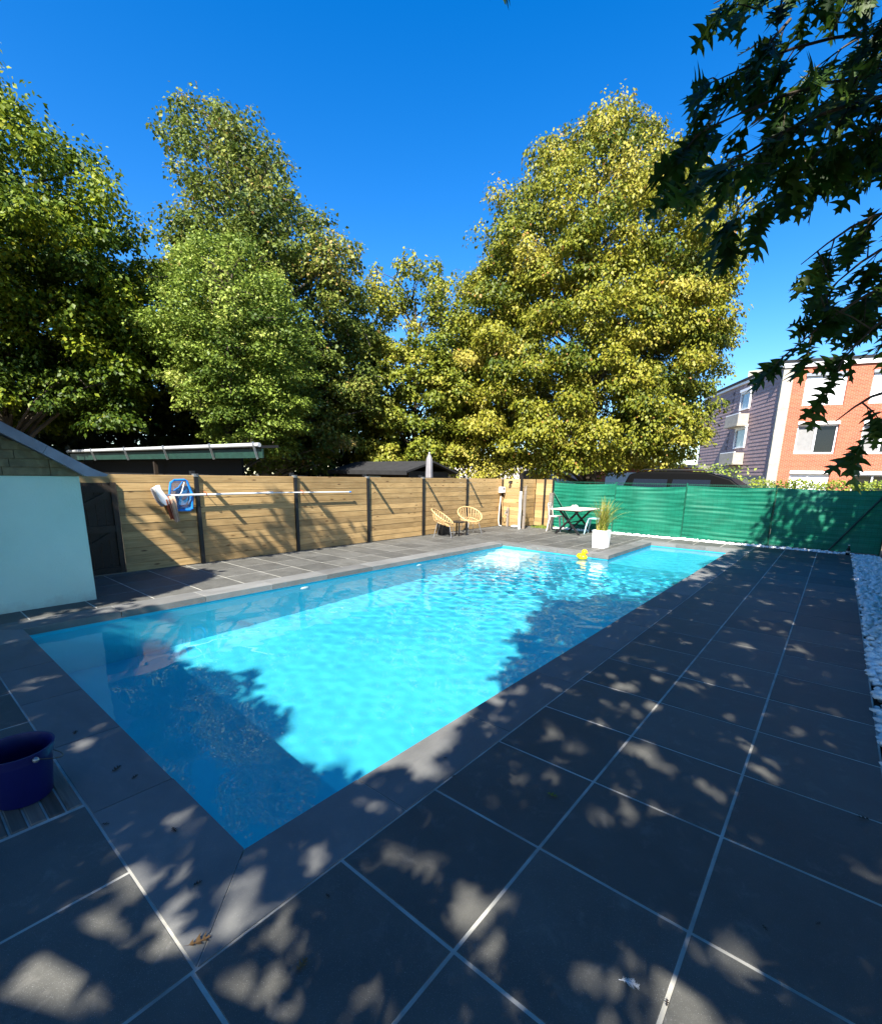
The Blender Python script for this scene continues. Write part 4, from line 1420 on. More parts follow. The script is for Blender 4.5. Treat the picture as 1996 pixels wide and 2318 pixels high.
for (u0, u1, z0, z1, kind) in WIN:
    w = obj('window', slab(fpt, u0 + .02, u1 - .02, z0 + .02, z1 - .02, -.20, -.16), BLACKV, bld)
    for (a, b, c, d) in ((u0 + .003, u1 - .003, z0 + .003, z0 + .09), (u0 + .003, u1 - .003, z1 - .09, z1 - .003), (u0 + .003, u0 + .08, z0 + .093, z1 - .093), (u1 - .08, u1 - .003, z0 + .093, z1 - .093)):
        obj('frame', slab(fpt, a, b, c, d, -.155, -.02), SHUTTER, w)
    um = u0 + (u1 - u0) * .47
    if kind == 'shut':
        obj('shutter', slab(fpt, u0 + .05, u1 - .05, z0 + .02, z1 - .02, -.01, .03), SHUTTER, w)
        for j in range(18):
            z = z0 + .06 + j * (z1 - z0 - .12) / 18
            obj('slat', slab(fpt, u0 + .055, u1 - .055, z, z + .072, .031, .036), SHUTTER, w)
    elif kind == 'open':
        obj('mullion', slab(fpt, um - .05, um + .05, z0 + .093, z1 - .093, -.15, -.015), SHUTTER, w)
        obj('pane', slab(fpt, u0 + .085, um - .055, z0 + .095, z1 - .095, -.10, -.085), CURTAIN, w)
        obj('pane', slab(fpt, um + .055, u1 - .085, z0 + .095, z1 - .095, -.13, -.115), GLASS_D, w)
    else:
        obj('mullion', slab(fpt, um - .04, um + .04, z0 + .093, z1 - .093, -.15, -.015), SHUTTER, w)
        obj('pane', slab(fpt, u0 + .085, u1 - .085, z0 + .095, z1 - .095, -.13, -.115), GLASS_L if u0 < 2 else GLASS_D, w)
        if u0 < 2:
            obj('shutter', slab(fpt, u0 + .085, u1 - .085, z0 + .6, z1 - .095, -.08, -.05), SHUTTER, w)
    obj('shutter_box', slab(fpt, u0 - .02, u1 + .02, z1 - .005, z1 + .16, .003, .16), G_METAL if kind == 'shut' else SHUTTER, w)
    obj('sill', slab(fpt, u0 - .05, u1 + .05, z0 - .07, z0 - .002, .003, .10), CONC if kind != 'open' else SHUTTER, w)
# shingled side
rows_n = 26
SH_Z0 = 1.95
rh = (HB - .25 - SH_Z0) / rows_n
SW = [(3.9, 5.3, 6.45, 7.45), (3.8, 5.4, 3.90, 5.05)]
backing = obj('side_wall', slab(spt, .05, LS, -.1, HB - .22, -.14, 0), CONC, bld)
side = obj('cladding', slab(spt, .03, LS, SH_Z0, HB - .24, .002, .012), T_SHINGLE, bld)
SHG = {}
cnt = 0
for j in range(rows_n):
    u = .03 - (j % 2) * .32
    while u < LS - .05:
        u0_, u1_ = max(.03, u), min(LS, u + .64)
        z0_ = SH_Z0 + j * rh
        hit = any(a < u1_ and b > u0_ and c < z0_ + rh and d > z0_ for a, b, c, d in SW)
        if not hit and u1_ - u0_ > .05 and u < 6.6 and cnt < 290:
            mbx = MB().add([spt(u0_ + .01, z0_, .034), spt(u1_ - .01, z0_, .034), spt(u1_ - .01, z0_ + rh - .004, .016), spt(u0_ + .01, z0_ + rh - .004, .016),
                            spt(u0_ + .01, z0_, .013), spt(u1_ - .01, z0_, .013)], [(0, 1, 2, 3), (0, 4, 5, 1), (0, 3, 4), (1, 5, 2)])
            obj('shingle', mbx, T_SHINGLE, side)
            cnt += 1
        u += .64
far_sh = MB()
for j in range(rows_n):
    u = 6.62
    while u < LS - .3:
        z0_ = SH_Z0 + j * rh
        far_sh.add([spt(u + .01, z0_, .034), spt(u + .63, z0_, .034), spt(u + .63, z0_ + rh - .004, .016), spt(u + .01, z0_ + rh - .004, .016)], [(0, 1, 2, 3)])
        u += .64
o = obj('far_shingles', far_sh, T_SHINGLE, side)
o['kind'] = 'stuff'
for (a, b, c, d) in SW:
    w = obj('window', slab(spt, a, b, c, d, .014, .05), GLASS_L, bld)
    for q4 in ((a - .04, b + .04, d, d + .12), (a - .04, a + .04, c, d - .002), (b - .04, b + .04, c, d - .002), (a - .04, b + .04, c - .08, c - .002)):
        obj('frame', slab(spt, *q4, .052, .14), SHUTTER, w)
    obj('shutter_box', slab(spt, a - .05, b + .05, d + .125, d + .30, .02, .22), SHUTTER, w)
    bx_ = obj('balcony', slab(spt, a - .15, b + .60, c - 1.10, c - .42, .06, .72), CONC, bld)
    obj('slab', slab(spt, a - .18, b + .63, c - 1.21, c - 1.105, .06, .76), CONC, bx_)
    obj('rail', slab(spt, a - .15, b + .60, c - .415, c - .36, .60, .70), SHUTTER, bx_)
obj('roof_edge', slab(spt, -.1, LS, HB - .215, HB - .06, -.2, .14), SHUTTER, bld)
obj('roof_edge', slab(spt, -.1, LS, HB - .055, HB + .11, -.3, .20), FELT, bld)
c0 = spt(6.0, HB + .1, -1.0)
obj('chimney', MB().box((c0.x - .5, c0.y - .5, HB - .1), (c0.x + .5, c0.y + .5, HB + .75)), CONC, bld)
obj('drainpipe', MB().tube([spt(.35, .0, .08), spt(.35, SH_Z0 - .1, .08)], .05, 8), G_METAL, bld, True)

# ---------------------------------------------------------------- trees
LAT = np.array((.766, .643, 0.0))
DEP = np.array((-.643, .766, 0.0))                       # away from the pool side
def limb_path(p0, p1, bow, r2, n=6):
    p0, p1 = np.array(p0, float), np.array(p1, float)
    d = p1 - p0
    side = np.cross(d, r2.normal(0, 1, 3))
    side = side / (np.linalg.norm(side) + 1e-6) * np.linalg.norm(d)
    out = []
    for i in range(n):
        t = i / (n - 1)
        out.append(tuple(p0 + d * t + side * bow * math.sin(t * math.pi) + np.array((0, 0, .10 * np.linalg.norm(d) * math.sin(t * math.pi)))))
    return out
def tree(name, label, base, prof, depth_r, nclump, nleaf, leaf, mat, seed, crad=.8, flat=.55, droop=.5, trunk=.22, bark=None, shell=.22, nlimb=46, spikes=0, group=None, sub=16, low_in=0.0, rbias=0.0, upright=1.0, sep=.42):
    """prof: (z, left, right) half widths along LAT, from the top down; depth_r: reach in depth as a share of the width"""
    r2 = np.random.default_rng(seed)
    pz = np.array([p[0] for p in prof])[::-1]
    pl_ = np.array([p[1] for p in prof])[::-1]
    pr_ = np.array([p[2] for p in prof])[::-1]
    t = thing(name, (base[0], base[1], -.1), label, 'tree', group)
    zmin, zmax = pz[0], pz[-1]
    # clump centres in the outer part of the crown, kept apart so that dark hollows stay between them
    K = nclump * 14
    zz = r2.uniform(zmin, zmax, K)
    wl, wr_ = np.interp(zz, pz, pl_), np.interp(zz, pz, pr_)
    wid = (wl + wr_) / 2
    az = r2.uniform(0, 2 * math.pi, K)
    rho = np.clip(1 - np.abs(r2.normal(0, shell, K)), .12, 1.0)
    ctr = (wr_ - wl) / 2
    cr = crad * r2.uniform(.62, 1.35, K) * np.clip(wid / wid.max() + .35, .50, 1.0)
    half = np.maximum(wid - cr * .72, .05)
    hi = (zz - zmin) / (zmax - zmin)
    lx_ = ctr + np.cos(az) * half * rho
    dx_ = np.sin(az) * half * rho * depth_r
    dx_ = np.where(dx_ < 0, dx_ * (1 - low_in * np.clip((.55 - hi) / .3, 0, 1)), dx_)
    CA = np.array((base[0], base[1], 0.0)) + lx_[:, None] * LAT + dx_[:, None] * DEP + np.stack([np.zeros(K), np.zeros(K), zz], -1)
    order = r2.permutation(K)
    prob = (wid / wid.max() * .6 + .4) * np.where(dx_ > .4, .6, 1.0)
    chosen = []
    for i in order:
        if len(chosen) >= nclump:
            break
        if r2.random() > prob[i]:
            continue
        if chosen:
            dd = (CA[chosen] - CA[i]) / np.array((1, 1, .62))
            if np.min(np.sum(dd * dd, 1) - (sep * (cr[chosen] + cr[i])) ** 2) < 0:
                continue
        chosen.append(i)
    chosen = np.array(chosen)
    zz, wl, wr_, wid, az, rho, ctr, cr, hi, lx_, dx_ = [q[chosen] for q in (zz, wl, wr_, wid, az, rho, ctr, cr, hi, lx_, dx_)]
    C = CA[chosen]
    n = len(C)
    # limbs
    mb = MB()
    pick = r2.choice(n, min(nlimb, n), replace=False)
    htr = zmin + (zmax - zmin) * .82
    for i in pick:
        z0_ = max(zmin * .6, min(C[i, 2] - .35 * np.linalg.norm(C[i, :2] - np.array(base)) - r2.uniform(.2, 1.2), htr))
        z0_ = max(z0_, .8)
        p0 = (base[0] + ctr.mean() * LAT[0] * (z0_ / zmax), base[1] + ctr.mean() * LAT[1] * (z0_ / zmax), z0_)
        path = limb_path(p0, C[i], r2.uniform(-.12, .12), r2)
        r0_ = trunk * .30 * r2.uniform(.6, 1.1)
        mb.tube(path, [r0_ * (1 - .85 * k / (len(path) - 1)) for k in range(len(path))], 5, False)
    tk = []
    for k in range(9):
        s = k / 8
        tk.append((base[0] + ctr.mean() * LAT[0] * s * .8 + .12 * math.sin(3 * s + seed), base[1] + ctr.mean() * LAT[1] * s * .8 + .12 * math.cos(2.5 * s + seed), -.1 + (htr + .1) * s))
    obj('trunk', MB().tube(tk, [trunk * (1.35 if k == 0 else 1) * (1 - .82 * k / 8) for k in range(9)], 12), bark or W_BARK, t, True)
    # sprays: every clump carries arching shoots, upright near the top and drooping lower down
    S_c = np.repeat(np.arange(n), sub)
    ns_ = len(S_c)
    axis = np.array((base[0], base[1], 0)) + (ctr[:, None] * LAT)
    outw = C - axis
    outw[:, 2] = 0
    outw = unit(outw)
    lift = .15 + 1.15 * np.clip((hi - .42) / .45, 0, 1) * upright
    sdir = unit(r2.normal(0, 1, (ns_, 3)) + .35 * outw[S_c])
    S0 = C[S_c] + sdir * (cr[S_c] * r2.uniform(.10, .70, ns_))[:, None] * np.array((1, 1, flat))
    ur = cr[S_c] * r2.uniform(.26, .52, ns_) * np.where(lift[S_c] > .7, .72, 1.0)      # tuft radius
    uz = np.where(lift[S_c] > .7, r2.uniform(1.1, 2.1, ns_), r2.uniform(.45, .80, ns_)) # tuft height
    cnt_ = np.maximum(6, (ur ** 2 / (ur ** 2).sum() * nleaf)).astype(int)
    L_c = np.repeat(np.arange(ns_), cnt_)
    m_ = len(L_c)
    ph_ = r2.uniform(0, 2 * math.pi, m_)
    ct = 1 - r2.random(m_) ** .9 * 1.28                  # cos of the angle from the tuft's top
    st_ = np.sqrt(np.clip(1 - ct ** 2, 0, 1))
    lob = 1 + .22 * np.sin(3 * ph_ + L_c * 1.7) + .14 * np.sin(7 * ph_ + L_c)
    rad = ur[L_c] * r2.uniform(.80, 1.06, m_) * lob
    dome = np.stack([st_ * np.cos(ph_), st_ * np.sin(ph_), ct], -1)
    sc3 = np.stack([np.ones(m_), np.ones(m_), uz[L_c]], -1)
    P = S0[L_c] + dome * rad[:, None] * sc3
    P[:, 2] -= droop * .35 * ur[L_c] * st_ * r2.random(m_)
    P += r2.normal(0, .05, (m_, 3)) * ur[L_c][:, None]
    N = unit(dome / sc3) * .9 + np.array((0, 0, .25)) + r2.normal(0, .33, (m_, 3))
    T = .7 * np.stack([np.cos(ph_), np.sin(ph_), np.zeros(m_)], -1) + np.array((0, 0, -droop)) + r2.normal(0, .4, (m_, 3))
    sl = ur
    sdr = np.full(ns_, .3)
    tone = np.clip(r2.normal(.5, .19, n)[S_c[L_c]] + r2.normal(0, .10, ns_)[L_c] + r2.normal(0, .14, m_) + rbias, 0, 1)
    tone = np.where(r2.random(m_) < .012, 1.0, tone * .96)
    tw_ = [i for i in range(ns_) if S_c[i] in set(pick.tolist()) and i % 4 == 0] if len(pick) else []
    for i in tw_:
        q0, q1, q2 = C[S_c[i]], S0[i] + sdir[i] * sl[i] * .5 - np.array((0, 0, sdr[i] * sl[i] * .25)), S0[i] + sdir[i] * sl[i] - np.array((0, 0, sdr[i] * sl[i]))
        mb.tube([tuple(q0), tuple(q1), tuple(q2)], [.02, .012, .004], 4, False)
    lm = obj('limbs', mb, bark or W_BARK, t, True)
    V, F, q_ = leaves(P, T, N, leaf * r2.uniform(.5, 1.5, m_), LEAF4, tone)
    cw = np_obj('crown', np_mesh('crown', V, F, mat, q_), t)
    return t
tree('golden_maple', 'broad maple turning golden yellow behind the green screen', (-6.71, 19.51),
     [(14.7, 1.1, 1.5), (14.2, 2.3, 2.1), (13.3, 3.7, 3.4), (12.0, 4.9, 4.2), (10.49, 5.7, 5.6), (8.73, 6.1, 5.3), (6.89, 6.9, 5.6), (4.97, 7.4, 5.1), (3.39, 7.4, 5.2), (2.5, 7.1, 4.4), (2.05, 6.6, 3.6)],
     .66, 340, 340000, .108, L_GOLD, 1, crad=1.25, flat=.60, droop=.95, trunk=.30, shell=.22, spikes=0, sub=10)
tree('sparse_maple', 'tall loose green maple with sky showing through its branches', (-14.72, 8.93),
     [(13.2, 1.8, -.7), (12.54, 3.2, -.2), (11.87, 3.2, 1.5), (10.49, 2.9, 2.3), (9.34, 2.9, 3.6), (8.14, 3.6, 4.1), (5.96, 3.9, 4.4), (3.47, 3.6, 4.7), (1.9, 2.9, 4.0)],
     .75, 260, 125000, .108, L_MAPLE, 2, crad=.95, flat=.85, droop=.5, trunk=.24, bark=W_BARK2, shell=.34, nlimb=150, spikes=0, sub=9, low_in=.6)
tree('spreading_hornbeam', 'dense dark green tree towering behind the pool house', (-16.61, 2.16),
     [(11.0, 2.0, 1.0), (10.03, 3.2, 2.5), (9.18, 4.2, 3.8), (8.75, 4.6, 4.5), (6.1, 5.0, 4.6), (4.6, 4.8, 4.4), (3.0, 4.4, 4.0)],
     .75, 240, 140000, .108, L_GREEN, 3, crad=1.1, flat=.65, droop=.55, trunk=.26, shell=.26, spikes=0, sub=10, low_in=.9)
tree('hawthorn', 'bright fresh green small-leaved tree in front of the tall maple', (-12.93, 6.52),
     [(7.9, .4, 1.2), (7.29, 1.4, 2.1), (6.27, 2.1, 2.9), (5.21, 2.4, 3.2), (3.85, 1.8, 3.2), (2.71, .8, 2.8), (2.1, 0.0, 2.1)],
     .8, 200, 85000, .08, L_BUSH, 4, crad=.75, flat=.6, droop=.25, trunk=.15, shell=.28, spikes=0, sub=10)
tree('young_lime', 'slim yellow green tree between the maple and the golden maple', (-11.9, 13.9),
     [(9.4, .6, .8), (9.0, 2.0, 1.6), (7.42, 2.9, 2.6), (4.72, 3.2, 3.0), (2.04, 2.6, 2.8)],
     .7, 160, 62000, .11, L_LIME, 5, crad=.75, flat=.7, droop=.7, trunk=.14, shell=.32, spikes=0, sub=10, rbias=.1)
# trees further back, shade painted into their leaf colour, close the gaps under the crowns
tree('background_tree', 'dark broad tree filling the gap behind hornbeam and maple', (-20.5, 6.0),
     [(8.5, 2.0, 2.0), (7.0, 4.5, 4.5), (5.0, 6.0, 6.0), (3.0, 6.2, 6.2), (.8, 6.0, 6.0)], .45, 240, 30000, .22, L_DARK, 6, crad=1.3, flat=.7, trunk=.25, shell=.35, sub=12)
tree('background_tree', 'dark low tree behind the folded parasol and garden shed', (-15.6, 13.6),
     [(7.8, 1.5, 1.5), (6.2, 3.6, 3.4), (3.0, 4.8, 4.4), (1.6, 4.6, 4.4), (.5, 4.6, 4.4)], .45, 190, 25000, .19, L_DARK, 8, crad=1.0, flat=.7, trunk=.2, shell=.4, sub=12)
tree('background_tree', 'dark low tree at the far left beyond the lean-to roof', (-17.5, -3.5),
     [(6.5, 1.5, 1.5), (5.0, 4.2, 4.2), (3.0, 5.0, 5.0), (1.0, 5.2, 5.2)], .5, 170, 22000, .2, L_DARK, 9, crad=1.1, flat=.7, trunk=.2, shell=.4, sub=12)

# hedge behind the screen on the right
n = 9000
P = np.stack([rng.uniform(-1.2, 12, n), rng.normal(23.0, .32, n), rng.uniform(.1, 1.0, n) ** .5 * 1.62], -1)
P[:, 2] += .05 * np.sin(P[:, 0] * 5) + rng.normal(0, .03, n)
V, F, q_ = leaves(P, rng.normal(0, 1, (n, 3)), rng.normal(0, .6, (n, 3)) + np.array((0, -.4, .8)), rng.uniform(.07, .14, n), LEAF4, rng.random(n))
hg = thing('hedge', (5, 23, 0), 'clipped yellow green hedge just above the screen before the brick block', 'hedge')
np_obj('foliage', np_mesh('foliage', V, F, L_HEDGE, q_), hg)
obj('stems', MB().box((-1.1, 22.85, -.1), (11.9, 23.15, 1.25)), W_BARK, hg)
n = 700
P = np.array((-1.9, 19.5, 1.75)) + rng.normal(0, 1, (n, 3)) * np.array((.5, .4, .22))
V, F, q_ = leaves(P, rng.normal(0, 1, (n, 3)), rng.normal(0, .6, (n, 3)) + np.array((0, -.4, .8)), rng.uniform(.07, .13, n), LEAF4, rng.random(n))
sb = thing('shrub', (-1.9, 19.5, -.1), 'small bright green shrub above the van roof', 'shrub')
np_obj('foliage', np_mesh('foliage', V, F, L_BUSH, q_), sb)
obj('stem', MB().tube([(-1.9, 19.5, -.1), (-1.9, 19.5, 1.6)], .03, 6), W_BARK, sb)

# ---------------------------------------------------------------- the oak overhead
ok_rng = np.random.default_rng(5)
oak = thing('red_oak', (4.7, -1.4, -.1), 'large oak with pointed lobed leaves overhanging the paving, its trunk out of view', 'tree')
SD = np.array(SUN_D)
TRK = np.array((4.7, -1.4))
obj('trunk', MB().tube([(4.7, -1.4, -.1), (4.65, -1.35, 1.5), (4.5, -1.5, 3.5), (4.2, -1.8, 6.0), (3.9, -2.2, 9.0)], [.34, .27, .24, .18, .06], 14), W_BARK, oak, True)

def in_poly(x, y, poly):
    c = np.zeros(len(x), bool)
    j = len(poly) - 1
    for i in range(len(poly)):
        xi, yi = poly[i]
        xj, yj = poly[j]
        c ^= ((yi > y) != (yj > y)) & (x < (xj - xi) * (y - yi) / (yj - yi + 1e-12) + xi)
        j = i
    return c
# the sprays that hang into view: twigs given by world points, leaves hang off them
TWIGS = []
def spray(a, b, n, spread, seed, size=.182):
    TWIGS.append((np.array(a, float), np.array(b, float), n, spread, seed, size))
spray((1.52, 3.57, 4.57), (0.99, 2.64, 4.03), 60, .13, 60)
spray((1.34, 3.74, 4.78), (0.74, 2.77, 4.26), 35, .13, 61)
spray((1.61, 3.21, 3.98), (0.92, 2.15, 3.47), 70, .13, 62)
spray((1.65, 2.86, 3.58), (0.98, 1.83, 3.09), 80, .13, 63)
spray((1.62, 2.49, 3.32), (1.05, 1.5, 2.7), 80, .13, 64)
spray((1.69, 2.97, 3.41), (1.13, 2.01, 2.82), 80, .13, 65)
spray((1.7, 3.57, 3.7), (1.37, 2.83, 3.24), 30, .13, 66)
spray((1.08, 3.1, 4.22), (0.87, 2.3, 3.23), 60, .13, 67)
spray((1.66, 3.7, 4.15), (1.14, 2.71, 3.38), 60, .13, 68)
spray((1.62, 4.21, 4.65), (1.11, 3.25, 3.95), 55, .13, 69)
spray((1.76, 3.28, 3.45), (1.49, 2.63, 3.16), 14, .13, 70)
spray((1.79, 2.94, 2.99), (1.42, 2.18, 2.58), 34, .13, 71, .155)
spray((1.83, 3.22, 2.94), (1.48, 2.46, 2.48), 44, .13, 72, .155)
spray((1.85, 3.03, 2.68), (1.42, 2.19, 2.19), 60, .13, 73, .155)
spray((1.87, 2.86, 2.49), (1.62, 2.2, 2.11), 40, .13, 74, .155)
spray((1.88, 3.51, 2.87), (1.62, 2.85, 2.48), 40, .13, 75, .155)
spray((1.92, 2.49, 2.0), (1.66, 1.9, 1.84), 16, .13, 76, .155)
spray((1.95, 2.62, 1.92), (1.76, 2.09, 1.77), 12, .13, 77, .155)
spray((-0.34, 2.18, 4.72), (-0.17, 1.84, 4.21), 6, .13, 78, .17)
spray((-0.3, 2.38, 4.95), (-0.16, 2.02, 4.46), 4, .13, 79, .16)
LP, LT, LN, LSZ = [], [], [], []
limb_mb = MB()
for a, b, n, spread, seed, size in TWIGS:
    r2 = np.random.default_rng(seed)
    n = max(4, int(n * .95))
    d = unit((b - a)[None])[0]
    path = [a + (b - a) * t + np.array((0, 0, .06 * math.sin(t * math.pi))) for t in np.linspace(0, 1, 6)]
    limb_mb.tube([tuple(p) for p in path], [.009, .008, .007, .006, .004, .002], 6)
    ntw = max(1, n // 6)
    for j in range(ntw):
        t = (j + r2.random()) / ntw
        p0 = a + (b - a) * t + np.array((0, 0, .06 * math.sin(t * math.pi)))
        td = unit((d + r2.normal(0, .55, 3) + np.array((0, 0, -.25)))[None])[0]
        tl = r2.uniform(.10, .24)
        limb_mb.tube([tuple(p0), tuple(p0 + td * tl * .5 + np.array((0, 0, .008))), tuple(p0 + td * tl)], [.004, .003, .0015], 5)
        for i in range(6):
            u_ = .25 + .75 * i / 5
            ld = td * .9 + np.array((-.25, -.15, -.60)) + r2.normal(0, .34, 3)
            LP.append(p0 + td * tl * u_)
            LT.append(ld)
            LN.append(np.array((.1, -.35, .75)) + r2.normal(0, .55, 3))
            LSZ.append(size * r2.uniform(.65, 1.2))
LP, LT, LN, LSZ = np.array(LP), np.array(LT), np.array(LN), np.array(LSZ)
px, py, pz_ = project(LP + unit(LT) * LSZ[:, None] * .5)
vis = (px > -20) & (px < IW + 20) & (py > -20) & (py < IH + 20) & (pz_ > .3)
order = np.argsort(-(LSZ / pz_) * vis)
lead = order[:300]
rest = order[300:]
LEAFM = []
for k, val in enumerate((.1, .35, .55, .75, .96, .2, .6)):
    tv_ = OAK_HI[0].copy()
    tv_[:, 1] *= (.85, 1.1, .95, 1.2, .8, 1.0, 1.15)[k]
    tv_[:, 2] += (-.30, .12, -.15, .25, -.45, .05, -.22)[k] * tv_[:, 0] ** 2 + (.1, -.3, .3, .0, .4, -.2, .15)[k] * tv_[:, 1] * tv_[:, 0]
    V, F, q_ = leaves(np.zeros((1, 3)), np.array([[1.0, 0, 0]]), np.array([[0, 0, 1.0]]), np.ones(1), (tv_, OAK_HI[1]), np.array([val]))
    LEAFM.append(np_mesh('leaf', V, F, L_OAK, q_))
for i in lead:
    t = unit(LT[i][None])[0]
    nn_ = unit((LN[i] - t * np.dot(LN[i], t))[None])[0]
    bb = np.cross(nn_, t)
    o = bpy.data.objects.new('leaf', LEAFM[int(ok_rng.integers(0, 7))])
    link(o, oak)
    m4 = Matrix.Identity(4)
    for r_ in range(3):
        m4[r_][0], m4[r_][1], m4[r_][2] = t[r_], bb[r_], nn_[r_]
    o.rotation_euler = m4.to_euler()
    o.location = Vector(LP[i]) - wloc(oak)
    s_ = float(LSZ[i])
    o.scale = (s_, s_, s_)
V1, F1, q1 = leaves(LP[rest], LT[rest], LN[rest], LSZ[rest], OAK_HI, ok_rng.random(len(rest)) * .9)
near_me = np_mesh('near_foliage', V1, F1, L_OAK, q1)
o = np_obj('near_foliage', near_me, oak)
o['kind'] = 'stuff'

# the rest of the crown stands between the paving and the sun, outside the picture
def shade_density(gx_, gy_):
    d = np.zeros_like(gx_)
    right = (gx_ > .02 + .12 * np.sin(gy_ * 1.7) + .08 * np.sin(gy_ * 4.1)) & (gy_ > .6)
    d = np.where(right, 1.0, d)
    blob = in_poly(gx_ + .10 * np.sin(gy_ * 7), gy_ + .12 * np.sin(gx_ * 9), [(.2, 2.2), (-.5, 2.5), (-.95, 3.7), (-1.5, 5.5), (-1.0, 6.3), (-.1, 6.8), (.2, 6.8)])
    d = np.where(blob, 1.0, d)
    edge = .55 + .16 * np.sin(gx_ * 2.3 + 1) + .10 * np.sin(gx_ * 6.1)
    near = (gy_ < edge) & (gx_ > -4.3)
    d = np.where(near, 1.0, d)
    left = (gx_ <= -4.3) & (gy_ < 1.9 + .35 * np.sin(gx_ * 3.0) - .5 * (gx_ + 5.2))
    d = np.where(left, 1.0, d)
    arch = (gx_ < -6.68) & (gy_ > 2.9) & (gy_ < 7.2) & (gx_ > -6.98 + .10 * np.cos((gy_ - 4.2) * 2.6))
    d = np.where(arch, .9, d)
    fringe = (gx_ > -3.2) & (gy_ < edge + 1.2)
    d = np.where((d == 0) & fringe, .02, d)
    return d
GAPS = [(.11, 1.29, .13), (.16, .99, .14), (.08, 1.73, .10), (.17, .64, .10), (.34, .64, .08), (.26, 0, .10), (.74, 2.82, .13), (.74, 2.41, .12), (.56, 1.72, .12), (.67, 1.75, .10), (.9, 2.46, .08), (1.05, 1.21, .07), (1.17, 1.15, .06), (1.18, .31, .08), (.70, -.14, .12), (.64, -.23, .14), (.55, -.28, .10), (-.46, -.15, .07), (-.41, -.22, .07), (-.24, -.19, .07), (-.41, -.06, .06), (-.16, -.29, .06), (1.76, 4.23, .14), (1.93, 4.1, .09), (1.35, 3.51, .10), (1.13, 3.58, .10), (1.07, 3.14, .08), (1.77, 2.26, .06), (2.01, 3.09, .07), (1.05, 4.49, .09), (.04, 5.28, .14), (0, 6.31, .12), (-.01, 4.4, .10), (1.29, 9.54, .07), (1.9, 9.04, .10), (.75, 7.03, .08), (1.15, 5.74, .08), (-.05, -.51, .09), (-.1, -.69, .08), (.17, -.5, .10), (-.28, -.57, .06), (.56, .51, .06), (.87, .24, .06),
        (-4.92, .33, .10), (-4.96, .81, .12), (-4.98, 1.54, .14), (-5.09, 2.26, .14), (-4.71, 1.27, .14), (-4.8, .58, .10), (-4.62, .2, .10), (-4.6, .9, .12), (-4.6, 1.6, .14), (-5.92, 2.1, .10), (-5.98, 2.35, .09)]
for i in range(260):
    GAPS.append((float(ok_rng.uniform(.0, 2.2)), float(ok_rng.uniform(-.9, 12.5)), float(ok_rng.uniform(.04, .10))))
for i in range(34):
    GAPS.append((float(ok_rng.uniform(-4.98, -4.42)), float(ok_rng.uniform(.0, 2.3)), float(ok_rng.uniform(.08, .15))))
for i in range(60):
    GAPS.append((float(ok_rng.uniform(-.65, .34)), float(ok_rng.uniform(-.5, .02)), float(ok_rng.uniform(.03, .055))))
for i in range(420):
    GAPS.append((float(ok_rng.uniform(-.05, 2.2)), float(ok_rng.uniform(-1.0, 1) ** 2 * 9 - .9 if i % 2 else ok_rng.uniform(-.9, 6)), float(ok_rng.uniform(.04, .078))))
for i in range(80):
    GAPS.append((float(ok_rng.uniform(-1.6, .5)), float(ok_rng.uniform(-1.2, -.02)), float(ok_rng.uniform(.018, .042))))
for i in range(26):
    GAPS.append((float(ok_rng.uniform(-5.0, -4.45)), float(ok_rng.uniform(.1, 2.4)), float(ok_rng.uniform(.04, .09))))
def ground_of(P):
    k = P[:, 2] / -SD[2]
    return P[:, 0] + SD[0] * k, P[:, 1] + SD[1] * k
def lit(P):
    """True where a leaf would stand in a gap the sun shines through"""
    x, y = ground_of(P)
    g_ = np.zeros(len(P), bool)
    an = .6
    for (a, b, r_) in GAPS:
        ux, uy = x - a, y - b
        g_ |= (ux * ux / (r_ * .85) ** 2 + uy * uy / (r_ * 1.1) ** 2) < 1 + .5 * np.sin(ux * 41 + a * 9) * np.sin(uy * 35 + b * 7) + .45 * np.sin(ux * 83 + uy * 31 + a * 5)
    return g_, shade_density(x, y)
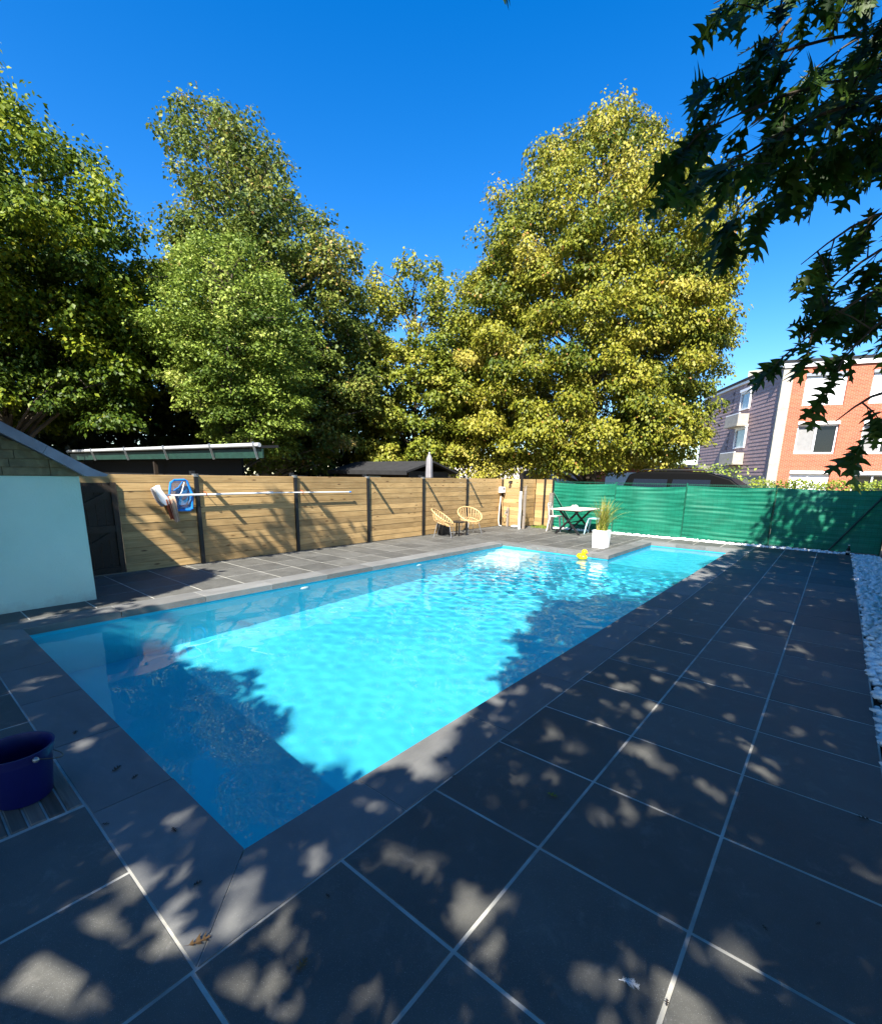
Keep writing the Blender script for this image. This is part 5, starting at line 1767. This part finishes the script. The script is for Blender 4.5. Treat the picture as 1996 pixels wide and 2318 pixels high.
def oak_mass(n, xr, yr, hr, per, tmpl, sz, jit):
    gx_, gy_ = ok_rng.uniform(*xr, n), ok_rng.uniform(*yr, n)
    kp = ok_rng.random(n) < shade_density(gx_, gy_)
    gx_, gy_ = gx_[kp], gy_[kp]
    h_ = ok_rng.uniform(*hr, len(gx_))
    CC = np.stack([gx_, gy_, np.zeros(len(gx_))], -1) - SD[None] * (h_ / -SD[2])[:, None]
    P = np.repeat(CC, per, axis=0) + ok_rng.normal(0, jit, (len(CC) * per, 3))
    P = P[P[:, 2] > 2.6]
    px, py, pz_ = project(P)
    P = P[~((pz_ > 0) & (px > -220) & (px < IW + 160) & (py > -270) & (py < IH + 200))]
    gp_, dn_ = lit(P)
    P = P[~((gp_ & (ok_rng.random(len(P)) < .97)) | ((dn_ < .5) & (ok_rng.random(len(P)) < .99)))]
    m_ = len(P)
    V, F, q_ = leaves(P, ok_rng.normal(0, 1, (m_, 3)) + np.array((0, 0, -.5)), ok_rng.normal(0, .45, (m_, 3)) + np.array((.25, -.5, .8)), ok_rng.uniform(sz[0], sz[1], m_), tmpl, ok_rng.random(m_) * .95)
    return P, V, F, q_
CC, V, F, q_ = oak_mass(14900, (-7.1, 3.2), (-4.0, 15.5), (2.9, 7.0), 6, OAK_LO, (.13, .20), .13)
cw = np_obj('crown', np_mesh('crown', V, F, L_OAK, q_), oak)
cw['kind'] = 'stuff'
_, V, F, q_ = oak_mass(900, (-6.1, -5.2), (-.6, 2.7), (4.0, 7.0), 6, LEAF4, (.17, .24), .12)  # unseen leaf mass added to keep sun off the pool house wall
cw = np_obj('wall_shade_leaves', np_mesh('wall_shade_leaves', V, F, L_OAK, q_), oak)
cw['kind'] = 'stuff'
_, V, F, q_ = oak_mass(14000, (-8.0, 11.0), (-12.0, 13.0), (5.0, 13.0), 5, LEAF4, (.17, .26), .18)  # unseen leaves added to block skylight and deepen shade on the paving
cw = np_obj('sky_shade_leaves', np_mesh('sky_shade_leaves', V, F, L_OAK, q_), oak)
cw['kind'] = 'stuff'
# limbs carrying it
sel = CC[ok_rng.choice(len(CC), 120, replace=False)]
for c in sel:
    z0_ = min(7.5, max(2.0, c[2] * .62))
    t = z0_ / 9.0
    p0 = (4.7 - .8 * t, -1.4 - .8 * t, z0_)
    path = limb_path(p0, c, ok_rng.uniform(-.08, .08), ok_rng, 7)
    ppx, ppy, ppz = project(np.array(path))
    fine = np.concatenate([np.linspace(path[k], path[k + 1], 8) for k in range(6)])
    if np.any(lit(fine)[1] < .5):
        continue
    if np.any((ppz > 0) & (ppx > -100) & (ppx < IW + 60) & (ppy > -100) & (ppy < IH)):
        continue
    limb_mb.tube(path, [.085 * (1 - .88 * k / 6) for k in range(7)], 6, False)
for a, b, n, spread, seed, size in TWIGS[::3]:
    path = [(4.5, -1.5, 3.6), (3.9, 1.2, max(3.4, a[2] + .5)), (3.0, 2.6, max(3.0, a[2] + .35)), tuple(a)]
    limb_mb.tube(path, [.05, .035, .02, .009], 6, False)
obj('limbs', limb_mb, W_BARK, oak, True)
